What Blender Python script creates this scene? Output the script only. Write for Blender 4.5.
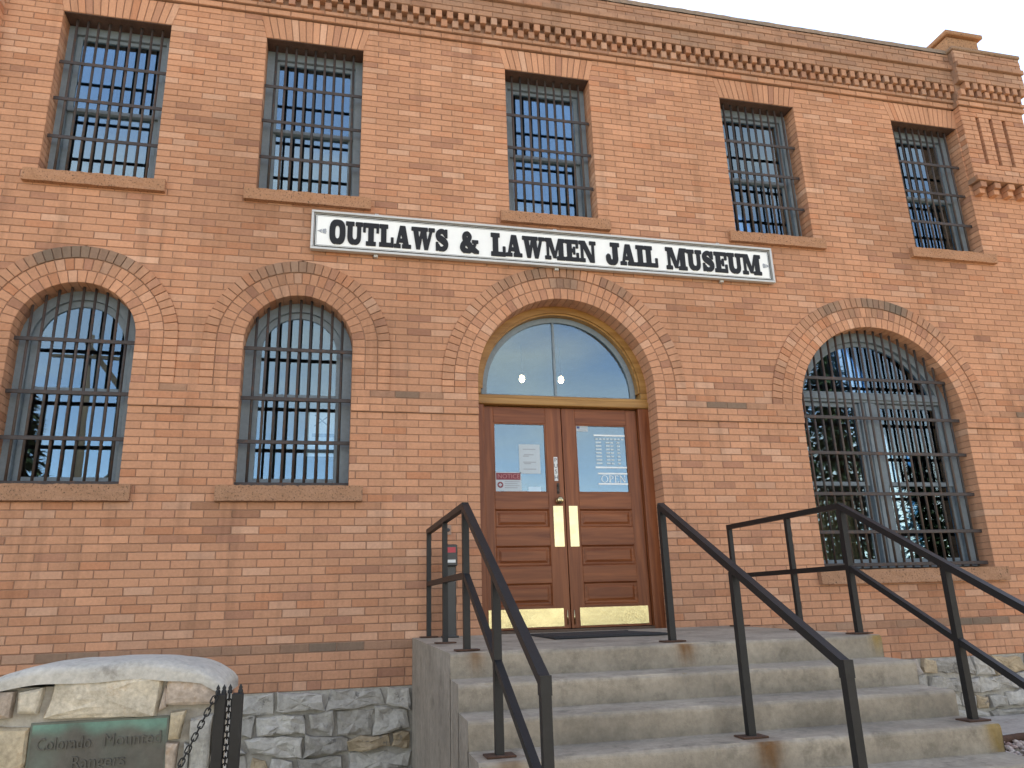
import bpy, bmesh, math, random
from mathutils import Vector, Matrix, noise
random.seed(7)
R_ = math.radians
for o in list(bpy.data.objects): bpy.data.objects.remove(o)
SC = bpy.context.scene
COL = SC.collection

# ------------------------------------------------------------------ camera, sky, sun, exposure
CAM = Vector((0.0, -7.0, 1.6))
cd = bpy.data.cameras.new('camera'); cam = bpy.data.objects.new('camera', cd); COL.objects.link(cam)
cr = Vector((0.9732989, -0.2274803, -0.0306929)); cu = Vector((-0.0361892, -0.2841126, 0.9581077)); cf = Vector((0.2266708, 0.9314144, 0.2847588))
M = Matrix((cr, cu, -cf)).transposed().to_4x4(); M.translation = CAM
cam.matrix_world = M
cd.sensor_width = 36.0; cd.lens = 766.65 / 1024 * 36.0
cd.clip_start = 0.05; cd.clip_end = 5000
SC.camera = cam

SUN_EL, SUN_AZ = R_(52), R_(28)          # azimuth measured from +Y (behind the building) towards +X
world = bpy.data.worlds.new('World'); SC.world = world; world.use_nodes = True
wn = world.node_tree; wn.nodes.clear()
wo = wn.nodes.new('ShaderNodeOutputWorld'); bg = wn.nodes.new('ShaderNodeBackground')
sky = wn.nodes.new('ShaderNodeTexSky'); sky.sky_type = 'NISHITA'; sky.sun_disc = False
sky.sun_elevation = SUN_EL; sky.sun_rotation = SUN_AZ; sky.air_density = 1.0; sky.dust_density = 0.25; sky.ozone_density = 3.0
sky.altitude = 2900
tc = wn.nodes.new('ShaderNodeTexCoord'); mp = wn.nodes.new('ShaderNodeMapping'); mp.inputs['Scale'].default_value = (1.0, 1.0, 2.6); mp.inputs['Location'].default_value = (0.0, 0.0, 0.0)
nz = wn.nodes.new('ShaderNodeTexNoise'); nz.inputs['Scale'].default_value = 1.7; nz.inputs['Detail'].default_value = 7; nz.inputs['Roughness'].default_value = 0.55
rp = wn.nodes.new('ShaderNodeValToRGB'); rp.color_ramp.elements[0].position = 0.46; rp.color_ramp.elements[1].position = 0.76
rp.color_ramp.elements[0].color = (.06, .06, .06, 1); rp.color_ramp.elements[1].color = (1, 1, 1, 1)
mx = wn.nodes.new('ShaderNodeMix'); mx.data_type = 'RGBA'
gain = wn.nodes.new('ShaderNodeVectorMath'); gain.operation = 'LENGTH'
cloud = wn.nodes.new('ShaderNodeVectorMath'); cloud.operation = 'SCALE'; cloud.inputs[0].default_value = (1.0, 0.98, 0.96)
mul = wn.nodes.new('ShaderNodeMath'); mul.operation = 'MULTIPLY_ADD'; mul.inputs[1].default_value = 0.62; mul.inputs[2].default_value = 1.1
L = wn.links.new
L(tc.outputs['Generated'], mp.inputs['Vector']); L(mp.outputs['Vector'], nz.inputs['Vector']); L(nz.outputs['Fac'], rp.inputs['Fac'])
L(rp.outputs['Color'], mx.inputs['Factor']); L(sky.outputs['Color'], mx.inputs['A'])
L(sky.outputs['Color'], gain.inputs[0]); L(gain.outputs['Value'], mul.inputs[0]); L(mul.outputs['Value'], cloud.inputs['Scale'])
L(cloud.outputs['Vector'], mx.inputs['B']); L(mx.outputs['Result'], bg.inputs['Color']); L(bg.outputs['Background'], wo.inputs['Surface'])
bg.inputs['Strength'].default_value = 0.14

sd = bpy.data.lights.new('sun', 'SUN'); sd.energy = 4.0; sd.angle = R_(0.6); sd.color = (1.0, 0.95, 0.87)
sun = bpy.data.objects.new('sun', sd); COL.objects.link(sun)
sdir = Vector((math.sin(SUN_AZ) * math.cos(SUN_EL), math.cos(SUN_AZ) * math.cos(SUN_EL), math.sin(SUN_EL)))
sun.rotation_euler = sdir.to_track_quat('Z', 'Y').to_euler(); sun.location = sdir * 40

vs = SC.view_settings; vs.view_transform = 'Standard'; vs.look = 'None'; vs.exposure = 2.2; vs.gamma = 1.0
vs.use_white_balance = True; vs.white_balance_temperature = 9000; vs.white_balance_tint = 10
SC.render.engine = 'CYCLES'; SC.render.resolution_x = 1024; SC.render.resolution_y = 768
SC.cycles.max_bounces = 8; SC.cycles.transparent_max_bounces = 12

# ------------------------------------------------------------------ helpers
def tag(o, label=None, cat=None, group=None, kind=None):
    if label: o['label'] = label
    if cat: o['category'] = cat
    if group: o['group'] = group
    if kind: o['kind'] = kind
    return o
def empty(name, loc=(0, 0, 0), parent=None):
    o = bpy.data.objects.new(name, None); COL.objects.link(o); o.location = loc; o.empty_display_size = 0.2
    if parent: o.parent = parent
    return o

class MB:
    """collects faces; build() links them as one mesh object"""
    def __init__(s): s.v = []; s.f = []; s.c = []; s.m = []; s.sm = []
    def add(s, vs, fs, col=(1, 1, 1), mi=0, smooth=False):
        b = len(s.v); s.v += [tuple(p) for p in vs]
        s.f += [tuple(i + b for i in f) for f in fs]
        if col and isinstance(col[0], (tuple, list)): s.c += [tuple(c) for c in col]
        else: s.c += [tuple(col)] * len(vs)
        s.m += [mi] * len(fs); s.sm += [smooth] * len(fs)
        return s
    def box(s, x0, x1, y0, y1, z0, z1, c=0.0, col=(1, 1, 1), mi=0):
        if c <= 0:
            P = [(x, y, z) for x in (x0, x1) for y in (y0, y1) for z in (z0, z1)]
            F = [(0, 1, 3, 2), (4, 6, 7, 5), (0, 4, 5, 1), (2, 3, 7, 6), (0, 2, 6, 4), (1, 5, 7, 3)]
            return s.add(P, F, col, mi)
        bm = bmesh.new(); bmesh.ops.create_cube(bm, size=1)
        for v in bm.verts:
            v.co = Vector(((x0 + x1) / 2 + v.co.x * (x1 - x0), (y0 + y1) / 2 + v.co.y * (y1 - y0), (z0 + z1) / 2 + v.co.z * (z1 - z0)))
        bmesh.ops.bevel(bm, geom=list(bm.edges), offset=c, segments=1, affect='EDGES')
        return s.bm(bm, col, mi)
    def bm(s, bm, col=(1, 1, 1), mi=0, smooth=False):
        bm.verts.index_update()
        s.add([v.co[:] for v in bm.verts], [[v.index for v in f.verts] for f in bm.faces], col, mi, smooth); bm.free(); return s
    def beam(s, a, b, wx, wy, col=(1, 1, 1), mi=0, up=Vector((1, 0, 0)), c=0.0):
        """square bar from a to b; wx is measured along 'up', wy across it"""
        a = Vector(a); b = Vector(b); d = (b - a).normalized(); u = (up - d * up.dot(d)).normalized(); w = d.cross(u)
        P = []
        for p in (a, b):
            for (i, j) in ((-1, -1), (1, -1), (1, 1), (-1, 1)): P.append(p + u * wx / 2 * i + w * wy / 2 * j)
        return s.add(P, [(0, 1, 2, 3), (7, 6, 5, 4), (0, 4, 5, 1), (1, 5, 6, 2), (2, 6, 7, 3), (3, 7, 4, 0)], col, mi)
    def tube(s, pts, r, n=8, col=(1, 1, 1), mi=0, smooth=True, cap=True):
        pts = [Vector(p) for p in pts]; k = len(pts); rr = r if isinstance(r, (list, tuple)) else [r] * k
        P = []; u = None
        for i, p in enumerate(pts):
            d = (pts[min(i + 1, k - 1)] - pts[max(i - 1, 0)]).normalized()
            if u is None: u = d.orthogonal().normalized()
            u = (u - d * u.dot(d)).normalized(); w = d.cross(u)
            for j in range(n):
                a = 2 * math.pi * j / n; P.append(p + (u * math.cos(a) + w * math.sin(a)) * rr[i])
        F = [(i * n + j, i * n + (j + 1) % n, (i + 1) * n + (j + 1) % n, (i + 1) * n + j) for i in range(k - 1) for j in range(n)]
        if cap: F += [tuple(range(n))[::-1], tuple((k - 1) * n + j for j in range(n))]
        return s.add(P, F, col, mi, smooth)
    def lathe(s, prof, c=(0, 0, 0), n=16, axis='Z', col=(1, 1, 1), mi=0, smooth=True):
        P = []
        for (r, h) in prof:
            for j in range(n):
                a = 2 * math.pi * j / n; x, y = r * math.cos(a), r * math.sin(a)
                P.append((c[0] + x, c[1] + y, c[2] + h) if axis == 'Z' else (c[0] + x, c[1] - h, c[2] + y))
        k = len(prof)
        F = [(i * n + j, i * n + (j + 1) % n, (i + 1) * n + (j + 1) % n, (i + 1) * n + j) for i in range(k - 1) for j in range(n)]
        return s.add(P, F, col, mi, smooth)
    def build(s, name, mat, parent=None, kind=None):
        me = bpy.data.meshes.new(name); me.from_pydata(s.v, [], s.f)
        mats = mat if isinstance(mat, (list, tuple)) else [mat]
        for m in mats: me.materials.append(m)
        if len(mats) > 1: me.polygons.foreach_set('material_index', s.m)
        me.polygons.foreach_set('use_smooth', s.sm)
        at = me.color_attributes.new('tone', 'FLOAT_COLOR', 'POINT')
        at.data.foreach_set('color', [k for c in s.c for k in (c[0], c[1], c[2], 1.0)])
        me.validate(); me.update()
        o = bpy.data.objects.new(name, me); COL.objects.link(o)
        if parent: o.parent = parent
        if kind: o['kind'] = kind
        return o

def nz3(x, y, z=0.0): return noise.noise(Vector((x, y, z)))          # -1..1
def mulc(c, k): return tuple(a * k for a in c)
def lerp(a, b, t): return tuple(p + (q - p) * t for p, q in zip(a, b))

# ------------------------------------------------------------------ materials
def new_mat(name):
    m = bpy.data.materials.new(name); m.use_nodes = True; n = m.node_tree.nodes; return m, n, m.node_tree.links.new, n['Principled BSDF']
def tone_mat(name, rough=0.9, n1=(1.6, 0.10), n2=(45.0, 0.12), bump=0.25, bscale=120.0, spots=None, spec=0.3, base=None, streak=0.0):
    """base colour = 'tone' attribute (or base) times two scales of grain"""
    m, n, l, b = new_mat(name)
    if base is None:
        at = n.new('ShaderNodeAttribute'); at.attribute_name = 'tone'; src = at.outputs['Color']
    else:
        rg = n.new('ShaderNodeRGB'); rg.outputs[0].default_value = (*base, 1); src = rg.outputs[0]
    geo = n.new('ShaderNodeNewGeometry')
    for (sc, am) in (n1, n2):
        t = n.new('ShaderNodeTexNoise'); t.inputs['Scale'].default_value = sc; t.inputs['Detail'].default_value = 6; t.inputs['Roughness'].default_value = 0.65
        l(geo.outputs['Position'], t.inputs['Vector'])
        mr = n.new('ShaderNodeMapRange'); mr.inputs['From Min'].default_value = 0.25; mr.inputs['From Max'].default_value = 0.75
        mr.inputs['To Min'].default_value = 1 - am; mr.inputs['To Max'].default_value = 1 + am; l(t.outputs['Fac'], mr.inputs['Value'])
        k = n.new('ShaderNodeVectorMath'); k.operation = 'SCALE'; l(src, k.inputs[0]); l(mr.outputs['Result'], k.inputs['Scale']); src = k.outputs['Vector']
    if spots:
        sc, th, colr, wd = spots
        t = n.new('ShaderNodeTexNoise'); t.inputs['Scale'].default_value = sc; t.inputs['Detail'].default_value = 9; t.inputs['Roughness'].default_value = 0.7
        l(geo.outputs['Position'], t.inputs['Vector'])
        mr = n.new('ShaderNodeMapRange'); mr.inputs['From Min'].default_value = th; mr.inputs['From Max'].default_value = th + wd; l(t.outputs['Fac'], mr.inputs['Value'])
        mxx = n.new('ShaderNodeMix'); mxx.data_type = 'RGBA'; l(mr.outputs['Result'], mxx.inputs['Factor']); l(src, mxx.inputs['A']); mxx.inputs['B'].default_value = (*colr, 1); src = mxx.outputs['Result']
    if streak:
        mpp = n.new('ShaderNodeMapping'); mpp.inputs['Scale'].default_value = (7.0, 7.0, 0.7); l(geo.outputs['Position'], mpp.inputs['Vector'])
        t = n.new('ShaderNodeTexNoise'); t.inputs['Scale'].default_value = 1.0; t.inputs['Detail'].default_value = 7; t.inputs['Roughness'].default_value = 0.6; l(mpp.outputs['Vector'], t.inputs['Vector'])
        mr = n.new('ShaderNodeMapRange'); mr.inputs['From Min'].default_value = 0.52; mr.inputs['From Max'].default_value = 0.78; mr.inputs['To Min'].default_value = 1.0; mr.inputs['To Max'].default_value = 1.0 - streak; l(t.outputs['Fac'], mr.inputs['Value'])
        k = n.new('ShaderNodeVectorMath'); k.operation = 'SCALE'; l(src, k.inputs[0]); l(mr.outputs['Result'], k.inputs['Scale']); src = k.outputs['Vector']
    l(src, b.inputs['Base Color'])
    b.inputs['Roughness'].default_value = rough; b.inputs['Specular IOR Level'].default_value = spec
    if bump:
        t = n.new('ShaderNodeTexNoise'); t.inputs['Scale'].default_value = bscale; t.inputs['Detail'].default_value = 8; t.inputs['Roughness'].default_value = 0.7
        l(geo.outputs['Position'], t.inputs['Vector'])
        bp = n.new('ShaderNodeBump'); bp.inputs['Strength'].default_value = bump; bp.inputs['Distance'].default_value = 0.006
        l(t.outputs['Fac'], bp.inputs['Height']); l(bp.outputs['Normal'], b.inputs['Normal'])
    return m
def flat_mat(name, base, rough=0.5, metal=0.0, var=0.08, vs_=8.0, bump=0.05, bs=60, spec=0.5):
    m = tone_mat(name, rough, (vs_, var), (vs_ * 9, var), bump, bs, None, spec, base); m.node_tree.nodes['Principled BSDF'].inputs['Metallic'].default_value = metal; return m

BRICK = tone_mat('brick', 0.92, (0.9, 0.10), (38.0, 0.13), 0.35, 160.0, (30.0, 0.66, (0.15, 0.10, 0.075), 0.10), streak=0.32)
MORTAR = flat_mat('mortar', (0.29, 0.165, 0.112), 0.95, 0, 0.2, 2.0, 0.3, 200)
SAND = tone_mat('sandstone', 0.93, (3.0, 0.12), (60.0, 0.2), 0.7, 90.0, (55.0, 0.56, (0.07, 0.045, 0.03), 0.06))
STONE = tone_mat('rubble_stone', 0.92, (2.5, 0.2), (26.0, 0.25), 0.9, 40.0, (9.0, 0.58, (0.13, 0.12, 0.11), 0.1))
FIELD = tone_mat('field_stone', 0.9, (7.0, 0.32), (45.0, 0.32), 1.0, 38.0, (14.0, 0.55, (0.33, 0.19, 0.09), 0.2))
SMORTAR = flat_mat('stone_mortar', (0.36, 0.335, 0.295), 0.95, 0, 0.2, 5.0, 0.6, 80)
CONC = tone_mat('concrete', 0.9, (2.6, 0.24), (26.0, 0.20), 0.5, 110.0, (5.5, 0.54, (0.145, 0.125, 0.10), 0.20))
CAPC = tone_mat('cap_concrete', 0.9, (5.0, 0.16), (40.0, 0.16), 0.8, 60.0, (9.0, 0.58, (0.27, 0.25, 0.22), 0.14))
BLACK = flat_mat('black_paint', (0.010, 0.010, 0.011), 0.5, 0.0, 0.25, 6.0, 0.12, 60, 0.35)
IRON = tone_mat('rusty_iron', 0.6, (6.0, 0.3), (60.0, 0.3), 0.3, 120.0, (20.0, 0.55, (0.11, 0.05, 0.03), 0.12), 0.4)
GREYP = flat_mat('grey_blue_paint', (0.17, 0.215, 0.25), 0.55, 0, 0.14, 3.0, 0.1, 70)
RUST = flat_mat('rusty_plate', (0.075, 0.034, 0.02), 0.9, 0.0, 0.5, 14.0, 0.5, 60)
BRASS = flat_mat('brass', (0.50, 0.425, 0.26), 0.24, 1.0, 0.16, 9.0, 0.25, 9)
SIGNW = flat_mat('sign_white', (0.80, 0.82, 0.82), 0.35, 0, 0.03, 1.5, 0.0)
CHROME = flat_mat('sign_trim', (0.50, 0.50, 0.49), 0.4, 0.3, 0.06, 4.0, 0.05)
INK = flat_mat('letter_black', (0.008, 0.008, 0.010), 0.45, 0, 0.1, 6.0, 0.0, spec=0.3)
PRINTK = flat_mat('print_black', (0.03, 0.03, 0.035), 0.6, 0, 0.05, 8.0, 0)
PRINTG = flat_mat('print_grey', (0.30, 0.33, 0.37), 0.7, 0, 0.05, 8.0, 0)
DPAPER = flat_mat('door_paper', (0.40, 0.47, 0.52), 0.6, 0, 0.04, 5.0, 0)  # muted blue-grey: reflection of the door glass painted into the sheet colour
DRED = flat_mat('door_print_red', (0.20, 0.03, 0.045), 0.6, 0, 0.05, 8.0, 0)  # red dulled likewise, the glass reflection over it painted in
PAPER = flat_mat('paper', (0.60, 0.62, 0.63), 0.7, 0, 0.04, 5.0, 0.02)
PRED = flat_mat('print_red', (0.42, 0.045, 0.06), 0.6, 0, 0.05, 8.0, 0)
PLAST = flat_mat('black_plastic', (0.02, 0.021, 0.024), 0.4, 0, 0.1, 8.0, 0.05)
RUBBER = flat_mat('rubber', (0.022, 0.022, 0.024), 0.85, 0, 0.2, 20.0, 0.5, 150)
BRONZE = tone_mat('bronze_patina', 0.5, (5.0, 0.25), (30.0, 0.2), 0.3, 60.0, None, 0.5)
PLASTER = flat_mat('interior_plaster', (0.16, 0.155, 0.145), 0.9, 0, 0.1, 1.0, 0.05)
CASEW = flat_mat('cabinet_wood', (0.32, 0.21, 0.09), 0.5, 0, 0.2, 4.0, 0.1)
def wood(name, a, b_, rough=0.35, axis=2, scale=14.0):
    m, n, l, b = new_mat(name)
    geo = n.new('ShaderNodeNewGeometry'); mp = n.new('ShaderNodeMapping'); s = [scale, scale, scale]; s[axis] = scale * 0.06; mp.inputs['Scale'].default_value = s
    l(geo.outputs['Position'], mp.inputs['Vector'])
    t = n.new('ShaderNodeTexNoise'); t.inputs['Scale'].default_value = 1.6; t.inputs['Detail'].default_value = 8; t.inputs['Distortion'].default_value = 0.8; l(mp.outputs['Vector'], t.inputs['Vector'])
    r = n.new('ShaderNodeValToRGB'); r.color_ramp.elements[0].position = 0.3; r.color_ramp.elements[1].position = 0.7
    r.color_ramp.elements[0].color = (*a, 1); r.color_ramp.elements[1].color = (*b_, 1); l(t.outputs['Fac'], r.inputs['Fac'])
    l(r.outputs['Color'], b.inputs['Base Color']); b.inputs['Roughness'].default_value = rough; b.inputs['Specular IOR Level'].default_value = 0.28
    bp = n.new('ShaderNodeBump'); bp.inputs['Strength'].default_value = 0.08; bp.inputs['Distance'].default_value = 0.003; l(t.outputs['Fac'], bp.inputs['Height']); l(bp.outputs['Normal'], b.inputs['Normal'])
    return m
DOORV = wood('door_wood_upright', (0.13, 0.034, 0.013), (0.26, 0.082, 0.032), 0.38, 2)
DOORH = wood('door_wood_level', (0.13, 0.034, 0.013), (0.265, 0.084, 0.033), 0.38, 0)
OAK = wood('oak_casing', (0.24, 0.115, 0.035), (0.40, 0.215, 0.075), 0.4, 0)
def glass_mat(name, fac, tint):
    m = bpy.data.materials.new(name); m.use_nodes = True; n = m.node_tree.nodes; l = m.node_tree.links.new; n.clear()
    o = n.new('ShaderNodeOutputMaterial'); mxs = n.new('ShaderNodeMixShader'); tr = n.new('ShaderNodeBsdfTransparent'); gl = n.new('ShaderNodeBsdfGlossy')
    gl.inputs['Roughness'].default_value = 0.0; tr.inputs['Color'].default_value = (*tint, 1); gl.inputs['Color'].default_value = (0.58, 0.84, 1.0, 1)
    lw = n.new('ShaderNodeFresnel'); lw.inputs['IOR'].default_value = 1.52
    ad = n.new('ShaderNodeMath'); ad.operation = 'ADD'; ad.use_clamp = True; ad.inputs[1].default_value = fac; l(lw.outputs['Fac'], ad.inputs[0])
    geo = n.new('ShaderNodeNewGeometry'); t = n.new('ShaderNodeTexNoise'); t.inputs['Scale'].default_value = 1.7; t.inputs['Detail'].default_value = 1
    l(geo.outputs['Position'], t.inputs['Vector']); bp = n.new('ShaderNodeBump'); bp.inputs['Strength'].default_value = 0.06; bp.inputs['Distance'].default_value = 0.02
    l(t.outputs['Fac'], bp.inputs['Height']); l(bp.outputs['Normal'], gl.inputs['Normal'])
    l(ad.outputs[0], mxs.inputs[0]); l(tr.outputs[0], mxs.inputs[1]); l(gl.outputs[0], mxs.inputs[2]); l(mxs.outputs[0], o.inputs['Surface'])
    return m
GLASS = glass_mat('window_glass', 0.19, (0.85, 0.9, 0.92))
GLASS2 = glass_mat('lower_window_glass', 0.085, (0.85, 0.9, 0.92))
def emit(name, col, st):
    m = bpy.data.materials.new(name); m.use_nodes = True; n = m.node_tree.nodes; n.clear(); e = n.new('ShaderNodeEmission'); o = n.new('ShaderNodeOutputMaterial')
    e.inputs['Color'].default_value = (*col, 1); e.inputs['Strength'].default_value = st; m.node_tree.links.new(e.outputs[0], o.inputs['Surface']); return m
BULB = emit('lit_bulb', (1.0, 0.78, 0.5), 14.0)

# ------------------------------------------------------------------ ground
def ground_z(x, y):
    t = max(0.0, min(1.0, (y + 4.6) / 4.6)); return 0.02 + 0.36 * t
GRAVEL = tone_mat('dirt_ground', 0.95, (1.2, 0.3), (22.0, 0.35), 0.8, 60.0, None, 0.3, (0.19, 0.16, 0.115))
g = MB(); xs = [-600, -60, -20] + [-10 + i * 0.5 for i in range(61)] + [40, 100, 600]; ys = [-600, -120, -40] + [-16 + i * 0.5 for i in range(41)] + [30, 100, 600]
nx = len(xs)
g.add([(x, y, ground_z(x, y) + (0.012 * nz3(x * 1.3, y * 1.3) if abs(x) < 20 and -16 < y < 4 else 0)) for y in ys for x in xs],
      [(j * nx + i, j * nx + i + 1, (j + 1) * nx + i + 1, (j + 1) * nx + i) for j in range(len(ys) - 1) for i in range(nx - 1)], smooth=True)
tag(g.build('ground', GRAVEL), kind='structure')
PATHM = tone_mat('path_concrete', 0.9, (1.2, 0.12), (25.0, 0.15), 0.3, 120.0, None, 0.3, (0.36, 0.34, 0.31))
ASPH = tone_mat('asphalt', 0.9, (0.6, 0.15), (40.0, 0.25), 0.5, 150.0, None, 0.3, (0.08, 0.079, 0.077))
p = MB(); p.box(0.5, 4.0, -9.0, -4.2, -0.2, 0.07, 0.01); tag(p.build('path', PATHM), kind='structure')
p = MB(); p.box(-90, 120, -11.0, -9.0, -0.2, 0.12, 0.02); tag(p.build('pavement', PATHM), kind='structure')
p = MB(); p.box(-90, 120, -19.0, -11.0, -0.3, 0.032); tag(p.build('road', ASPH), kind='structure')

# ------------------------------------------------------------------ the jail building
XL, XR = -4.22, 8.73
BLD = empty('jail_building', (2.25, 0, 0.3))
tag(BLD, 'two storey orange brick jail with barred windows, arched doorway and dentilled cornice', 'building')
BO = Vector((2.25, 0, 0.3))
def part(mb, name, mat, parent=BLD, kind=None):
    o = mb.build(name, mat, parent, kind)
    if parent is BLD: o.matrix_parent_inverse = Matrix.Translation(-BO)
    return o

# openings ---------------------------------------------------------
UW = [(-2.225, 0.99), (-0.31, 0.99), (2.23, 0.985), (4.86, 0.99), (7.235, 0.98)]; UZ0, UZ1, JZ = 5.62, 7.42, 7.69
# arches: cx, half width, bottom z, spring z
AW = [(-2.225, 0.495, 2.73, 4.045), (-0.327, 0.492, 2.73, 4.045), (5.915, 1.03, 1.92, 3.54)]
DR = (2.285, 0.92, 1.40, 3.755)
RT = 0.117; RN = 3
JSPL = 0.07
BANDT = 3.625
SLOTS = []
def arch_ex(cx, hw, zb, zs):
    ro = hw + RT * RN
    def f(z):
        if z < zb - 1e-6: return None
        if z < BANDT - 1e-6: return (cx - hw, cx + hw)
        if z <= zs: return (cx - ro, cx + ro)
        d = ro * ro - (z - zs) ** 2
        if d <= 0: return None
        d = math.sqrt(d); return (cx - d, cx + d)
    return f
def win_ex(cx, w):
    def f(z):
        if UZ0 - 1e-6 <= z <= UZ1 + 1e-6: return (cx - w / 2, cx + w / 2)
        if UZ1 < z <= JZ + 1e-6:
            k = JSPL * (z - UZ1) / (JZ - UZ1); return (cx - w / 2 - k, cx + w / 2 + k)
        return None
    return f
EX = [arch_ex(*a) for a in AW] + [arch_ex(*DR)] + [win_ex(*a) for a in UW]
EXC = [a[0] for a in AW] + [DR[0]] + [a[0] for a in UW]

def rows_between(segs):
    out = []
    for (a, b, n) in segs:
        for i in range(n): out.append((a + (b - a) * i / n, a + (b - a) * (i + 1) / n))
    return out
ROWS = rows_between([(1.03, 1.40, 5), (1.40, 3.42, 29), (3.42, BANDT, 3), (BANDT, 5.62, 28), (5.62, 7.42, 26), (7.42, 7.695, 4)])

def intervals(z0, z1, x0, x1):
    zm = (z0 + z1) / 2; e = 1e-4; cuts = []
    for f, cx in zip(EX, EXC):
        m = f(zm)
        if m is None:
            continue
        a = f(z0 + e) or m; b = f(z1 - e) or (cx, cx)
        if f(z1 - e) is None and (m[1] - m[0]) < 1.2 and zm > 5.0: b = m
        cuts.append((a, b))
    cuts.sort(key=lambda c: c[0][0])
    res = []; l0 = l1 = x0; lop = False
    for a, b in cuts:
        if a[0] > l0: res.append((l0, l1, a[0], b[0], lop, True))
        l0, l1, lop = a[1], b[1], True
    res.append((l0, l1, x1, x1, lop, False))
    return res

BASE = (0.50, 0.249, 0.152)
rnd = random.Random(3)
SILLS = [(cx - w / 2 - 0.105, cx + w / 2 + 0.115, UZ0 - 0.125, UZ0) for cx, w in UW]
SILLS += [(AW[0][0] - .60, AW[0][0] + .60, 2.585, 2.725), (AW[1][0] - .63, AW[1][0] + .615, 2.585, 2.725), (AW[2][0] - 1.12, AW[2][0] + 1.15, 1.765, 1.905)]
def stain(x, z):
    k = 1.0
    for (a, b, s0, s1) in SILLS:
        d = s0 - z
        if a - 0.1 < x < b + 0.1 and 0 < d < 1.0:
            st = max(0.0, nz3(x * 5.0, z * 0.7, s0) + 0.30)
            k *= 1 - 0.32 * st * math.exp(-d / 0.28)
    k *= 1 - 0.22 * max(0.0, nz3(x * 0.55 + 5, z * 0.8, 2.2) - 0.12) / 0.5
    # long damp streak left of the middle arched window
    k *= 1 - 0.16 * math.exp(-((x + 1.0 + 0.05 * nz3(z * 3, 1)) / 0.07) ** 2) * (1 if 1.5 < z < 2.6 else 0)
    return k
def brick_tone(x, z, dirty=0.0):
    c = BASE; v = math.exp(rnd.gauss(0, 0.055)); t = rnd.random()
    if t < 0.09: c = lerp(c, (0.33, 0.155, 0.105), rnd.uniform(0.3, .75))
    elif t < 0.20: c = lerp(c, (0.55, 0.315, 0.215), rnd.uniform(0.4, 1.0))
    elif t < 0.30: c = lerp(c, (0.47, 0.205, 0.115), rnd.uniform(0.3, 1.0))
    v *= stain(x, z)
    c = mulc(c, v)
    if dirty > 0: c = lerp(c, (0.17, 0.125, 0.095), min(1.0, dirty))
    return c

def brick_geo(q, yf, yb, c=0.0035, jit=0.0012):
    """q: four (x,z) corners counter-clockwise seen from the front; front face chamfered, open at the back"""
    cx = sum(p[0] for p in q) / 4; cz = sum(p[1] for p in q) / 4
    hw = max(0.01, (max(p[0] for p in q) - min(p[0] for p in q)) / 2); hh = max(0.01, (max(p[1] for p in q) - min(p[1] for p in q)) / 2)
    V = []; t = rnd.uniform(-jit, jit)
    for (x, z) in q: V.append((cx + (x - cx) * (1 - min(.4, c / hw)), yf + t + rnd.uniform(-jit, jit) * .5, cz + (z - cz) * (1 - min(.4, c / hh))))
    for (x, z) in q: V.append((x, yf + c, z))
    for (x, z) in q: V.append((x, yb, z))
    F = [(0, 1, 2, 3)]
    for i in range(4):
        j = (i + 1) % 4; F.append((4 + i, 4 + j, j, i)); F.append((8 + i, 8 + j, 4 + j, 4 + i))
    return V, F
BL = 0.2285; JT = 0.0075
bricks = []            # (distance, V, F, colour)
wall = MB()
def lay_row(i, z0, z1, x0, x1, yf, out, mortar, ivs, dirtyf=None, bl=BL, myf=None, off=None, deep=0.225):
    o = ((i % 2) * 0.5 * bl if off is None else off) + rnd.uniform(-.006, .006)
    for (l0, l1, r0, r1, lo, ro) in ivs:
        lm, rm = (l0 + l1) / 2, (r0 + r1) / 2
        if rm - lm < 0.02: continue
        k0 = math.floor((lm + 20 - o) / bl); xj = [o - 20 + (k0 + n) * bl for n in range(1, int((rm - lm) / bl) + 3)]
        xj = [x for x in xj if lm + 0.055 < x < rm - 0.055 and max(l0, l1) + .01 < x < min(r0, r1) - .01]
        ed = [None] + xj + [None]
        for a, b in zip(ed[:-1], ed[1:]):
            j = JT / 2
            ja = rnd.uniform(-.002, .002)
            xa0, xa1 = (l0, l1) if a is None else (a + j + ja, a + j + ja)
            xb0, xb1 = (r0, r1) if b is None else (b - j, b - j)
            q = [(xa0, z0 + j), (xb0, z0 + j), (xb1, z1 - j), (xa1, z1 - j)]
            if abs(xb1 - xa1) < 0.012 or abs(xb0 - xa0) < 0.012: 
                if xb0 - xa0 < 0.012 and xb1 - xa1 < 0.012: continue
            d = (a is None and lo) or (b is None and ro)
            xm, zm = (xa0 + xb0) / 2, (z0 + z1) / 2
            V, F = brick_geo(q, yf, deep if d else yf + 0.035)
            out.append(((Vector((xm, 0, zm)) - CAM).length, V, F, brick_tone(xm, zm, dirtyf(xm, zm) if dirtyf else 0), xm, zm))
        yb = deep; m = yf + 0.006 if myf is None else myf; e = 0.006
        a0, a1, b0, b1 = (l0 + e * lo, l1 + e * lo, r0 - e * ro, r1 - e * ro)
        mortar.add([(a0, m, z0), (b0, m, z0), (b1, m, z1), (a1, m, z1), (a0, yb, z0), (b0, yb, z0), (b1, yb, z1), (a1, yb, z1)],
                   [(0, 1, 2, 3), (4, 0, 3, 7), (1, 5, 6, 2)])
        if yf < -0.005:      # closing faces of a projecting course
            mortar.add([(a0, m, z0), (b0, m, z0), (b0, .01, z0), (a0, .01, z0), (a1, m, z1), (b1, m, z1), (b1, .01, z1), (a1, .01, z1)], [(0, 3, 2, 1), (4, 5, 6, 7)])
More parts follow.
